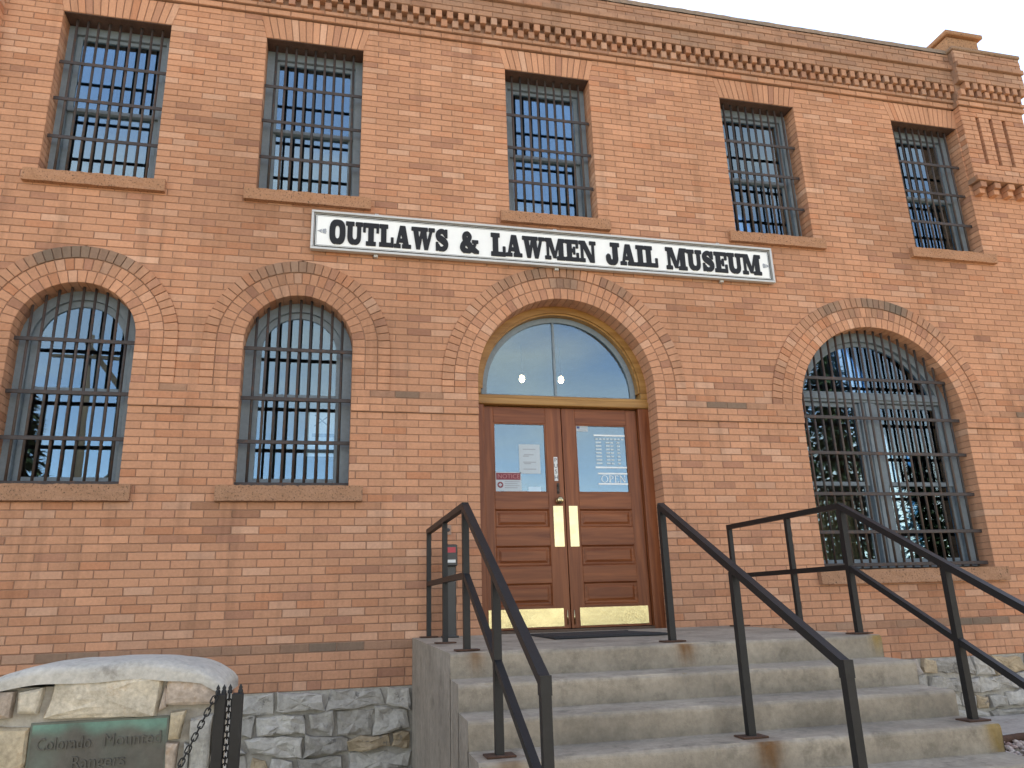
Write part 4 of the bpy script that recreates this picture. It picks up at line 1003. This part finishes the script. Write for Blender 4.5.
# paper inside the middle arched window
wp = empty('window_poster', (-.085, .30, 3.05)); tag(wp, 'pale blue-white poster hanging inside the middle arched window', 'poster')
for (a, b, z0, z1) in ((-.235, .07, 3.05, 3.475),):
    spart(MB().box(a, b, .2905, .2925, z0, z1), 'sheet', SIGNW, wp)
    t = MB(); t.beam((-.16, .2898, 3.34), (-.02, .2898, 3.45), .012, .001, up=Vector((0, 0, 1))); t.beam((-.16, .2892, 3.45), (-.04, .2892, 3.35), .012, .001, up=Vector((0, 0, 1))); spart(t, 'emblem', PRINTG, wp)
    t = MB(); t.box(-.18, .03, .2894, .2900, 3.235, 3.27); spart(t, 'print_line', PRINTG, wp)
    t = MB(); t.box(-.22, .05, .2894, .2900, 3.085, 3.12); spart(t, 'print_line', PRINTG, wp)

# lamps and a cabinet inside ---------------------------------------------------
for (x, z, lb) in ((2.374, 4.485, 'left of two lit bulbs seen through the fanlight'), (2.901, 4.492, 'right of two lit bulbs seen through the fanlight')):
    r = empty('ceiling_lamp', (x, 2.2, 4.94)); tag(r, lb, 'lamp', 'lit bulbs hanging inside the entrance')
    spart(MB().lathe([(.0, -.04), (.02, -.036), (.034, -.014), (.032, .012), (.018, .046), (.0, .05)], (x, 2.2, z), 16), 'bulb', BULB, r)
    spart(MB().lathe([(.0, .10), (.022, .098), (.024, .045), (.0, .045)], (x, 2.2, z), 12), 'socket', PLAST, r)
    spart(MB().tube([(x, 2.2, z + .09), (x, 2.2, 4.945)], .006, 6), 'cord', PLAST, r)
r = empty('display_cabinet', (5.75, 1.3, 1.39)); tag(r, 'light wooden cabinet standing inside behind the wide barred window', 'cabinet')
spart(MB().box(5.35, 6.05, 1.0, 1.45, 1.395, 2.75, .01), 'carcass', CASEW, r); spart(MB().box(5.38, 5.69, .98, .998, 1.45, 2.70, .004), 'cabinet_door', CASEW, r); spart(MB().box(5.71, 6.02, .98, .998, 1.45, 2.70, .004), 'cabinet_door', CASEW, r)
spart(MB().box(5.32, 6.08, .97, 1.48, 2.752, 2.79, .006), 'cabinet_top', CASEW, r)

# ------------------------------------------------------------------ stone memorial with bronze plaque
MY = -3.4; MXa, MXb = -1.34, -.392
mon = empty('stone_memorial', (-.86, MY + .24, .1)); tag(mon, 'low field stone memorial with rounded concrete cap and green bronze plaque', 'memorial')
b = MB(); b.box(MXa + .03, MXb - .03, MY + .045, MY + .48, .0, 1.368); spart(b, 'core', SMORTAR, mon)
# cap
def captop(u): return 1.352 + .114 * (1 - abs(u) ** 3.0) ** .66
cap = MB(); NU, NV = 60, 22; V = []
for i in range(NU + 1):
    u = -1 + 2 * i / NU; x = (MXa + MXb) / 2 + u * (MXb - MXa) / 2 * 1.0; zt_ = captop(max(-.999, min(.999, u)))
    zlo = 1.347 + .016 * nz3(x * 5, 3, 1) - (.045 * max(0, abs(u) - .8) / .2) + .036 * (1 - u * u)
    for j in range(NV + 1):
        a = math.pi * j / NV; ry = .265; y = MY + .262 - ry * math.copysign(abs(math.cos(a)) ** .55, math.cos(a)); h = zlo + (zt_ - zlo) * abs(math.sin(a)) ** .45
        V.append((x, y + .006 * nz3(x * 6, a * 3, 2), h + .006 * nz3(x * 9, y * 9, 4) + .006 * nz3(x * 4, y * 5, 6)))
m_ = NV + 1
F = [(i * m_ + j, (i + 1) * m_ + j, (i + 1) * m_ + j + 1, i * m_ + j + 1) for i in range(NU) for j in range(NV)]
F += [tuple(range(m_)), tuple(NU * m_ + j for j in range(m_))[::-1]]
cap.add(V, F, (.46, .435, .39), 0, True); spart(cap, 'cap', CAPC, mon)
# stones: pixel-free outlines in metres on the front face
TAN = (.52, .46, .37); PINK = (.42, .34, .28); GREY = (.42, .41, .38); OCH = (.46, .38, .27)
SLAB = [([(-1.075, 1.245), (-.655, 1.238), (-.640, 1.398), (-1.045, 1.385)], TAN), ([(-.640, 1.275), (-.400, 1.268), (-.398, 1.350), (-.470, 1.385), (-.622, 1.395)], PINK), ([(-.645, 1.25), (-.615, 1.262), (-.625, 1.345)], PINK),
 ([(-1.325, 1.262), (-1.185, 1.262), (-1.180, 1.362), (-1.30, 1.350)], PINK), ([(-1.165, 1.275), (-1.090, 1.275), (-1.080, 1.37), (-1.170, 1.362)], TAN),
 ([(-1.33, .85), (-1.125, .86), (-1.115, 1.225), (-1.33, 1.235)], OCH), ([(-1.33, .50), (-1.13, .52), (-1.13, .84), (-1.33, .83)], GREY), ([(-1.33, .12), (-1.0, .10), (-1.0, .48), (-1.33, .48)], TAN),
 ([(-.602, 1.145), (-.553, 1.150), (-.545, 1.252), (-.602, 1.250)], OCH), ([(-.602, 1.010), (-.565, 1.015), (-.560, 1.130), (-.602, 1.135)], PINK), ([(-.540, 1.00), (-.522, 1.01), (-.520, 1.12), (-.538, 1.13)], GREY),
 ([(-.512, .92), (-.445, .92), (-.432, 1.235), (-.520, 1.225)], GREY), ([(-.436, .90), (-.385, .90), (-.385, 1.250), (-.422, 1.245)], TAN),
 ([(-.602, .72), (-.50, .72), (-.52, .99), (-.602, .99)], TAN), ([(-.49, .60), (-.385, .60), (-.385, .885), (-.48, .90)], PINK), ([(-.99, .10), (-.70, .12), (-.70, .50), (-.99, .50)], PINK), ([(-.69, .12), (-.385, .10), (-.385, .58), (-.69, .50)], GREY), ([(-1.11, .52), (-.62, .53), (-.61, .70), (-1.11, .70)], TAN)]
for k, (poly, c) in enumerate(SLAB):
    V, F = puff_stone(poly, MY + .004, MY + .06, 3.1 * k, .013); spart(MB().add(V, F, c), 'stone', FIELD, mon)
for k, (y0_, y1_, z0_, z1_) in enumerate(((.06, .27, .12, .46), (.28, .50, .10, .42), (.06, .22, .49, .80), (.24, .50, .45, .86), (.06, .30, .83, 1.26), (.31, .50, .89, 1.28))):
    for sgn, X in ((1, MXb - .03), (-1, MXa + .03)):
        V, F = puff_stone([(y0_ * sgn, z0_), (y1_ * sgn, z0_), (y1_ * sgn, z1_), (y0_ * sgn, z1_)] if sgn > 0 else [(-y1_, z0_), (-y0_, z0_), (-y0_, z1_), (-y1_, z1_)], 0, .03, 50 + k, .012)
        V = [(X + sgn * (.012 - v[1]), MY + abs(v[0]), v[2]) for v in V]; spart(MB().add(V, F, (TAN, PINK, GREY)[k % 3]), 'stone', FIELD, mon)
# plaque
pq = MB(); PXa, PXb, PZa, PZb = -1.105, -.612, .715, 1.228; NX, NZ = 40, 40; V = []; C = []
for i in range(NX + 1):
    for k in range(NZ + 1):
        u, v = i / NX, k / NZ; x = PXa + (PXb - PXa) * u; z = PZa + (PZb - PZa) * v; V.append((x, MY + .030, z))
        gr = max(0, min(1, (v - .90) / .08 + .9 * nz3(x * 11, z * 5, 2) - .1)) + .9 * max(0, (u - .80) / .2) * max(0, (v - .78) / .2) * (.5 + nz3(x * 30, z * 5))
        gr = max(gr, .35 * max(0, nz3(x * 7, z * 3, 8) - .1)); C.append(lerp((.085, .08, .068), (.10, .25, .20), max(0, min(.8, gr * .8))))
F = [(i * (NZ + 1) + k, (i + 1) * (NZ + 1) + k, (i + 1) * (NZ + 1) + k + 1, i * (NZ + 1) + k + 1) for i in range(NX) for k in range(NZ)]
pq.add(V, F, C); pq.box(PXa - .008, PXb + .008, MY + .031, MY + .05, PZa - .008, PZb + .008, 0, (.10, .12, .10))
po = spart(pq, 'plaque', BRONZE, mon)
LET = (.075, .072, .062)
for (s, size, x, z, wide) in (('Colorado', .066, -1.085, 1.135, .195), ('Mounted', .066, -.845, 1.137, .212), ('Rangers', .066, -.955, 1.062, .195), ('05', .05, -.72, 1.0, .06)):
    t = MB(); text_mesh(t, s, size, x, z, MY + .030, 'LEFT', 0, .007, wide); t.c = [LET] * len(t.v); t.build('lettering', BRONZE, po)
t = MB(); t.tube([(-.86 + .085 * math.cos(a * math.pi / 18), MY + .029, .935 + .11 * math.sin(a * math.pi / 18)) for a in range(37)], .006, 6, LET); t.build('emblem', BRONZE, po)

# ------------------------------------------------------------------ chain post and chain beside the memorial
cpz = 1.322
cpo = empty('chain_post', (-.345, -3.52, .08)); tag(cpo, 'black steel post of two upright bars with pointed tips beside the memorial', 'post')
for x in (-.392, -.328):
    spart(MB().box(x - .021, x + .021, -3.55, -3.505, .05, cpz, .003), 'upright', BLACK, cpo)
for x in (-.408, -.385, -.362, -.322):
    spart(MB().lathe([(.0095, 0), (.010, .010), (.006, .015), (.008, .021), (.0, .036)], (x + .003, -3.5275, cpz), 8), 'finial', BLACK, cpo)
def link_pts(c, d, n, L_=.031, Wd=.0092):
    return [c + d * (L_ / 2 - Wd) * (1 if -math.pi / 2 < a < math.pi / 2 else -1) + d * Wd * math.cos(a) + n * Wd * math.sin(a) for a in [(-math.pi + 2 * math.pi * k / 14) for k in range(15)]]
def chain(name, label, pts):
    r = empty(name, pts[0]); tag(r, label, 'chain', 'black chains at the memorial'); d_ = .0235; out = []; acc = 0
    P = [Vector(p) for p in pts]; s = 0; cur = P[0]; i = 0; k = 0; pos = []
    tot = sum((P[q + 1] - P[q]).length for q in range(len(P) - 1)); t = 0
    while t < tot:
        u = t; q = 0
        while q < len(P) - 2 and u > (P[q + 1] - P[q]).length: u -= (P[q + 1] - P[q]).length; q += 1
        dv = (P[q + 1] - P[q]).normalized(); pos.append((P[q] + dv * u, dv)); t += d_
    for k, (c, dv) in enumerate(pos):
        n = dv.cross(Vector((0, 1, 0))).normalized() if k % 2 else Vector((0, 1, 0)); n = (n - dv * n.dot(dv)).normalized()
        spart(MB().tube(link_pts(c, dv, n), .0028, 6, (1, 1, 1), 0, True, False), 'link', BLACK, r)
sag = []
for k in range(25):
    t = k / 24; sag.append((-.405 - .30 * t - .02 * math.sin(t * 3), -3.565 - .10 * t, 1.325 - .66 * t + .14 * math.sin(t * math.pi) * -.35 - .0))
chain('chain', 'black chain sagging from the post across the corner of the memorial', sag)
chain('chain', 'black chain hanging straight down between the two uprights of the post', [(-.360, -3.53, 1.31), (-.360, -3.53, .35)])

# ------------------------------------------------------------------ right of the steps: slab, rusty edging, gravel
sl_ = MB(); sl_.box(3.9, 8.8, -1.0, -.10, .1, .47, .02, (.40, .38, .35)); tag(sl_.build('concrete_apron', CONC), 'strip of pale concrete along the stone footing right of the steps', 'apron')
ed = MB(); ed.tube([(3.8 + .25 * k, -1.08 + .03 * math.sin(k * .9), .44 + .006 * math.sin(k * 1.7)) for k in range(20)], .035, 10); tag(ed.build('rusty_pipe', RUST), 'rust-brown pipe edging lying in front of the concrete strip', 'pipe')
gv = MB(); rg_ = random.Random(5)
def pebble(mb, x, y, z, r, c):
    bm = bmesh.new(); bmesh.ops.create_icosphere(bm, subdivisions=1, radius=r)
    s0 = rg_.uniform(0, 50)
    for v in bm.verts: v.co *= 1 + .25 * nz3(v.co.x / r, v.co.y / r + s0, v.co.z / r); v.co.z *= .65; v.co += Vector((x, y, z))
    mb.bm(bm, c, 0, True)
for k in range(900):
    x = rg_.uniform(3.78, 6.2); y = rg_.uniform(-2.2, -1.12); pebble(gv, x, y, .32 + .08 * (y + 2.2) + rg_.uniform(0, .03), rg_.uniform(.015, .035), lerp((.30, .20, .18), (.5, .46, .43), rg_.random()))
for k in range(500):
    x = rg_.uniform(-1.4, .70); y = rg_.uniform(-.75, -.09); pebble(gv, x, y, ground_z(x, y) + rg_.uniform(0, .03), rg_.uniform(.014, .034), lerp((.25, .2, .17), (.5, .47, .43), rg_.random()))
tag(gv.build('gravel', FIELD), 'loose reddish and grey gravel along the foot of the wall', 'gravel', None, 'stuff')

# ------------------------------------------------------------------ across the street: only seen mirrored in the window glass
LEAF = tone_mat('needles', .8, (.8, .3), (14.0, .3), 0, 40, None, .2); BARK = flat_mat('bark', (.07, .05, .04), .9, 0, .3, 6, .6, 20)
def spruce(x, y, h, r, seed, label):
    rq = random.Random(seed); root = empty('spruce_tree', (x, y, 0)); tag(root, label, 'tree', 'spruces across the street')
    spart(MB().tube([(x, y, -.1), (x + .05, y, h * .5), (x, y, h * .98)], [h * .018, h * .011, .02], 8), 'trunk', BARK, root)
    c = MB(); nl = int(h * 2.6)
    for i in range(nl):
        t = i / nl; z = h * (.10 + .89 * t); br = r * (1 - t) ** .85 + .12; nb = 7 + int(5 * (1 - t))
        for k in range(nb):
            a = 2 * math.pi * (k + rq.random() * .8) / nb; ln_ = br * rq.uniform(.65, 1.1); d = Vector((math.cos(a), math.sin(a), 0)); sd_ = Vector((-d.y, d.x, 0)); col = mulc((.045, .075, .04), rq.uniform(.6, 1.3))
            for s in range(5):
                u = (s + .6) / 5; p = Vector((x, y, z)) + d * ln_ * u + Vector((0, 0, -.32 * ln_ * u * u + .05)); w_ = (.16 + .22 * (1 - u)) * (ln_ ** .5)
                for q in range(4):
                    e = p + d * rq.uniform(.15, .38) + sd_ * rq.uniform(-w_, w_) + Vector((0, 0, rq.uniform(-.16, .06)))
                    c.add([p - sd_ * .12, p + sd_ * .12, e + Vector((0, 0, .10)), e - Vector((0, 0, .16)) + sd_ * .12], [(0, 1, 2), (0, 3, 1)], col)
    spart(c, 'crown', LEAF, root)
spruce(-10.0, -20.0, 9.6, 1.9, 1, 'spruce mirrored at the left edge of the leftmost arched window')
spruce(20.6, -24.0, 17.5, 3.8, 2, 'tallest spruce mirrored at the left of the wide arched window')
spruce(24.3, -25.0, 15.6, 3.3, 3, 'second spruce mirrored beside the mullion of the wide arched window')
spruce(28.0, -24.0, 8.8, 3.1, 5, 'short spruce mirrored low right of the mullion in the wide arched window')
spruce(32.4, -24.5, 12.0, 3.0, 4, 'spruce mirrored at the far right of the wide arched window')
up_ = empty('utility_pole', (-8.1, -20.0, 0)); tag(up_, 'dark wooden utility pole mirrored in the leftmost arched window', 'pole')
spart(MB().tube([(-8.1, -20, -.1), (-8.15, -20, 11.2)], [.17, .12], 10), 'shaft', BARK, up_); spart(MB().beam((-8.25, -19.85, 10.9), (-6.9, -19.85, 9.2), .16, .12), 'brace_arm', BARK, up_)
spart(MB().beam((-9.3, -19.82, 10.3), (-6.9, -19.82, 10.3), .10, .10, up=Vector((0, 0, 1))), 'crossarm', BARK, up_)
hs_ = empty('gabled_house', (-6.0, -27.0, 0)); tag(hs_, 'grey gabled house mirrored behind the pole in the leftmost arched window', 'house')
HW = flat_mat('house_siding', (.22, .215, .20), .8, 0, .1, 1.5, .1)
m = MB(); m.box(-9.0, -3.0, -33, -26, 0, 6.8); spart(m, 'wall', HW, hs_)
m = MB(); V = [(-9.4, -25.6, 6.6), (-2.6, -25.6, 6.6), (-6.0, -25.6, 10.2), (-9.4, -33.4, 6.6), (-2.6, -33.4, 6.6), (-6.0, -33.4, 10.2)]; m.add(V, [(0, 1, 2), (5, 4, 3), (0, 2, 5, 3), (1, 4, 5, 2), (0, 3, 4, 1)]); spart(m, 'roof', ASPH, hs_)
for (x, z) in ((-7.6, 1.2), (-4.9, 1.2), (-7.6, 4.2), (-4.9, 4.2)):
    w_ = spart(MB().box(x, x + .9, -26.0, -25.93, z, z + 1.4), 'window', GREYP, hs_)
    MB().box(x + .08, x + .82, -25.928, -25.924, z + .08, z + 1.32).build('pane', GLASS, w_)
